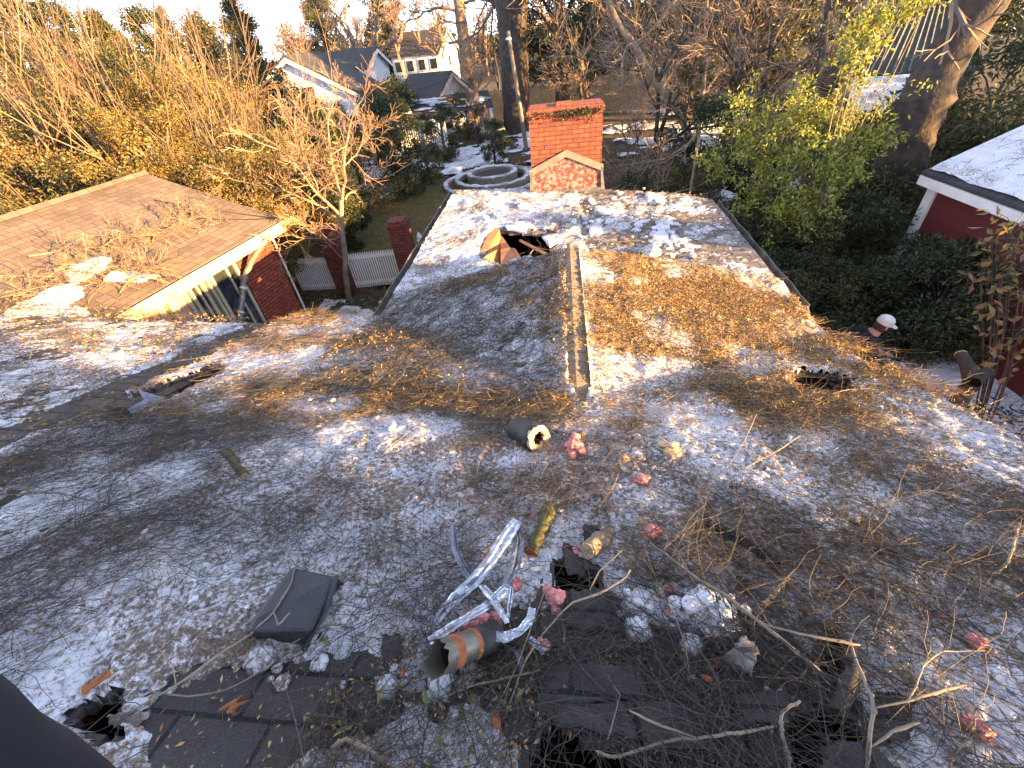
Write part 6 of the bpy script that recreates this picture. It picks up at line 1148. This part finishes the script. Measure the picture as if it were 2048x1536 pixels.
for cx_, cy_, sx_, sy_, n_, r0_, r1_ in [(1050, 430, 90, 30, 40, .03, .09), (1200, 430, 90, 35, 45, .03, .08), (1320, 480, 50, 40, 34, .03, .08), (700, 850, 250, 70, 34, .012, .026), (1400, 950, 260, 120, 30, .012, .026), (1100, 1400, 500, 60, 40, .006, .014), (300, 1250, 260, 130, 20, .010, .022)]:
    for i in range(n_):
        px, py = rng.normal(cx_, sx_ * .6), rng.normal(cy_, sy_ * .6)
        p = onroof(px, py); u, v = wh(p[0], p[1])
        if inhole(np.array([u]), np.array([v]), .2)[0] or float(roofz(u, v)) < 1 or p[2] < 2: continue
        k += 1; solo('ice_crumb', blob(np.array([p[0], p[1], float(surf(u, v)) + .006]), rng.uniform(r0_, r1_), 600 + k, 8, .45, (1, rng.uniform(.6, 1.3), .6), 2), M['snow_mid'], 'small crusted ice crumb among many scattered over the roof', 'ice crumb', 'ice crumbs scattered over the roof')
# -- individual leaves
def leafmesh(p, L_, W_, a, seed):
    r = np.random.default_rng(seed); d = np.array([math.cos(a), math.sin(a), r.uniform(-.1, .35)]); d /= np.linalg.norm(d); s = np.cross(d, [r.normal() * .4, r.normal() * .4, 1]); s /= np.linalg.norm(s); nn = np.cross(s, d); V = []; k = 7
    for i in range(k): t = i / (k - 1); w_ = W_ * math.sin(math.pi * min(.98, t * .9 + .06)) / 2; c = p + d * L_ * t + nn * L_ * .12 * math.sin(t * 3); V += [c - s * w_ + nn * w_ * .35, c, c + s * w_ + nn * w_ * .35]
    return np.array(V), [np.array([[i * 3 + j, i * 3 + j + 1, i * 3 + j + 4, i * 3 + j + 3] for i in range(k - 1) for j in range(2)])]
M['leaf_yg'] = mplain('yellow_green_leaf', (.26, .28, .06), (.18, .20, .05), 20, .5, 0, .2); M['leaf_or'] = mplain('orange_leaf', (.40, .13, .03), (.26, .09, .03), 20, .6, 0, .2)
gl = [(755, 1408), (705, 1453), (855, 1415), (935, 1438), (940, 1382), (1030, 1415), (890, 1510), (640, 1275), (505, 1165), (165, 1170), (720, 1025), (60, 985), (2000, 1215), (1930, 1362), (1440, 1085), (800, 1020), (1000, 1400), (300, 1300), (1560, 1225), (1640, 930), (1800, 1360), (960, 1520)]
for i, (a, b) in enumerate(gl): solo('green_leaf', leafmesh(PA(a, b, .012), .055 if b > 1100 else .075, .017, rng.uniform(0, 6.28), 700 + i), M['leaf_yg'], 'narrow yellow-green leaf lying on the roof litter', 'leaf', 'yellow-green leaves on the roof')
ol = [(385, 1240), (118, 1218), (565, 1010), (740, 1020), (1520, 1105), (1612, 1225), (1625, 1240), (1425, 1320), (1400, 1350), (700, 890), (680, 905), (852, 1000), (900, 995), (665, 925), (500, 1330), (1000, 1470), (985, 1420), (1820, 1180), (150, 755), (158, 790), (360, 640), (740, 870), (1665, 1260), (470, 1400), (800, 1340)]
for i, (a, b) in enumerate(ol): solo('dry_leaf', leafmesh(PA(a, b, .012), .05, .024, rng.uniform(0, 6.28), 800 + i), M['leaf_or'], 'curled orange-brown dry leaf lying on the roof litter', 'leaf', 'dry orange-brown leaves on the roof')
# -- photographer's dark sleeve at the corner
sp_ = [PD(-120, 1330, .28), PD(20, 1440, .26), PD(130, 1530, .25), PD(200, 1680, .24)]
sp_ = [np.array([0, 0, EYE]) + ray(a, b) * d for a, b, d in [(-420, 1600, .55), (-190, 1690, .52), (-30, 1800, .50), (60, 1900, .48)]]
V, F = tube(resample(np.array(sp_), 20), np.interp(np.linspace(0, 1, 20), [0, .5, 1], [.08, .07, .06]), 24); V = V + .006 * np.sin(V * 70)[:, [1, 2, 0]]
solo('jacket_sleeve', (V, F), M['cloth_black'], 'dark jacket sleeve of the photographer in the bottom left corner', 'sleeve', smooth=True)
# ================================================================== PERSON
hd = PZ(1768, 648, 1.60)
def skin(name, joints, edges, rad, mat, parent, lvl=2):
    me = bpy.data.meshes.new(name); off = wloc(parent) if parent else np.zeros(3); me.from_pydata([list(np.array(j) - off) for j in joints], edges, []); me.update(); o = bpy.data.objects.new(name, me); C.objects.link(o)
    if parent: o.parent = parent
    sk = o.modifiers.new('skin', 'SKIN'); 
    if not me.skin_vertices: 
        bpy.context.view_layer.objects.active = o
    for i, r in enumerate(rad): me.skin_vertices[0].data[i].radius = (r, r) if np.isscalar(r) else r
    me.skin_vertices[0].data[0].use_root = True
    sb = o.modifiers.new('smooth', 'SUBSURF'); sb.levels = lvl; sb.render_levels = lvl; me.materials.append(M[mat]); return o
fx = hw(1, -.15); fx[2] = 0; fx /= np.linalg.norm(fx)          # where he faces: right and away
sx = np.array([fx[1], -fx[0], 0])                               # his right-hand side
Hc = np.array([hd[0], hd[1], 1.60]); pel = Hc - fx * .30 + np.array([0, 0, -.68]); che = Hc - fx * .14 + np.array([0, 0, -.30]); nk = Hc - fx * .05 + np.array([0, 0, -.13])
def W(b, f=0, s=0, z=0): return b + fx * f + sx * s + np.array([0, 0, z])
per = thing('person', [pel[0], pel[1], 0], 'person in white cap and black hoodie bending forward beside the roof edge', 'person')
J = [pel, W(pel, .04, 0, .18), che, nk, Hc, W(che, .0, .19, .06), W(che, .10, .26, -.20), W(che, .32, .20, -.30), W(che, .40, .17, -.32), W(che, 0, -.19, .06), W(che, .12, -.26, -.20), W(che, .34, -.18, -.28), W(che, .42, -.15, -.30), W(pel, .0, .10, -.06), W(pel, .10, .12, -.46), W(pel, .02, .12, -.86), W(pel, .14, .14, -.90), W(pel, 0, -.10, -.06), W(pel, .02, -.13, -.46), W(pel, -.12, -.13, -.86), W(pel, .0, -.15, -.90)]
Ed = [(0, 1), (1, 2), (2, 3), (3, 4), (2, 5), (5, 6), (6, 7), (7, 8), (2, 9), (9, 10), (10, 11), (11, 12), (0, 13), (13, 14), (14, 15), (15, 16), (0, 17), (17, 18), (18, 19), (19, 20)]
Rd = [.14, .13, .15, .055, .095, .07, .045, .035, .028, .07, .045, .035, .028, .10, .07, .045, .04, .10, .07, .045, .04]
dz = -min(j[2] for j in J) + .03; 
body = skin('body', J, Ed, Rd, 'skin', per)
# jacket
skin('jacket', [W(pel, 0, 0, .02), J[1], J[2], W(nk, -.03, 0, -.02), J[5], J[6], W(J[7], -.03), J[9], J[10], W(J[11], -.03)], [(0, 1), (1, 2), (2, 3), (2, 4), (4, 5), (5, 6), (2, 7), (7, 8), (8, 9)], [.175, .175, .19, .125, .10, .072, .055, .10, .072, .055], 'cloth_black', per)
skin('trousers', [W(pel, 0, 0, .0), J[13], J[14], J[15], J[17], J[18], J[19]], [(0, 1), (1, 2), (2, 3), (0, 4), (4, 5), (5, 6)], [.165, .12, .09, .07, .12, .09, .07], 'cloth_khaki', per)
for j in (J[16], J[20]): part('boot', blob(W(j, .04, 0, -.0), .10, 9, 12, .1, (1.25, 1, .6)), M['hair'], per, smooth=True)
cax = np.array([fx, sx, [0, 0, 1]]); tl = np.array([fx * .95 + np.array([0, 0, -.30]), sx, fx * .30 + np.array([0, 0, .95])])
cp_ = part('cap', lathe(Hc + [0, 0, .025], [(.107, -.01), (.108, .03), (.098, .07), (.07, .098), (.035, .112), (0, .116)], 24, tl), M['cap'], per, smooth=True)
brim = []; 
for i in range(9): a = -1.1 + 2.2 * i / 8; r1_ = .105; brim.append((r1_ * math.cos(a), r1_ * math.sin(a)))
bt = [(x + .085 * math.cos(y_ * 8) * (1 if abs(y_) < .1 else .4), y_ * 1.0) for x, y_ in brim]
Vb = np.array([(x, y_, .0) for x, y_ in brim] + [(x, y_, -.012) for x, y_ in bt]) @ tl + Hc + [0, 0, .03]; 
bo = part('brim', (np.concatenate([Vb, Vb - [0, 0, .006]]), [np.array([[i, i + 1, 9 + i + 1, 9 + i] for i in range(8)] + [[18 + i, 18 + 9 + i, 18 + 9 + i + 1, 18 + i + 1] for i in range(8)] + [[9 + i, 10 + i, 28 + i, 27 + i] for i in range(8)])]), M['cap'], cp_)
part('hair', [lathe(Hc - fx * .012 + [0, 0, -.02], [(.100, .03), (.104, .0), (.098, -.05), (.07, -.08)], 22, tl, jag=.003, seed=2)], M['hair'], per)
for sg in (-1, 1): part('ear', blob(W(Hc, .0, sg * .103, -.015), .026, 5, 8, .1, (.8, .4, 1.2)), M['skin'], per, smooth=True)
part('nose', blob(W(Hc, .098, 0, -.03), .018, 6, 8, .1, (1, .8, 1.2)), M['skin'], per, smooth=True)
for sg in (-1, 1): part('eye', blob(W(Hc, .084, sg * .032, .0), .011, 7, 8, .0), M['white'], per, smooth=True)
part('mouth', blob(W(Hc, .085, 0, -.065), .02, 8, 8, .1, (.5, 1.3, .3)), M['terra'], per, smooth=True)
# hands: palm and five separate fingers each
for sg, wj in ((1, J[8]), (-1, J[12])):
    pm_ = W(wj, .05, 0, -.01); jj = [wj, W(wj, .035), pm_]; ee = [(0, 1), (1, 2)]; rr2 = [.026, .030, .028]
    for f in range(4):
        y_ = (f - 1.5) * .019; ln = (.072, .08, .075, .058)[f]; b0 = len(jj); jj += [W(pm_, .025, sg * y_, 0), W(pm_, .025 + ln * .5, sg * y_ * 1.1, -.012), W(pm_, .025 + ln * .8, sg * y_ * 1.1, -.040)]; ee += [(2, b0), (b0, b0 + 1), (b0 + 1, b0 + 2)]; rr2 += [.010, .009, .008]
    b0 = len(jj); jj += [W(pm_, -.005, -sg * .034, -.008), W(pm_, .030, -sg * .052, -.024)]; ee += [(1, b0), (b0, b0 + 1)]; rr2 += [.011, .009]
    skin('hand', jj, ee, rr2, 'skin', per)
# hoodie print and shoulder patch
bk = W(pel, -.155, .03, .22)
part('print', slabp([W(bk, 0, -.05, .0), W(bk, 0, .07, .01), W(bk, .03, .07, .05), W(bk, .03, -.02, .045)], -fx * .012), M['logo'], per); bk2 = W(che, -.165, -.12, .05); part('patch', slabp([W(bk2, 0, -.02, -.015), W(bk2, 0, .02, -.015), W(bk2, .01, .02, .015), W(bk2, .01, -.02, .015)], -fx * .01), M['white'], per)
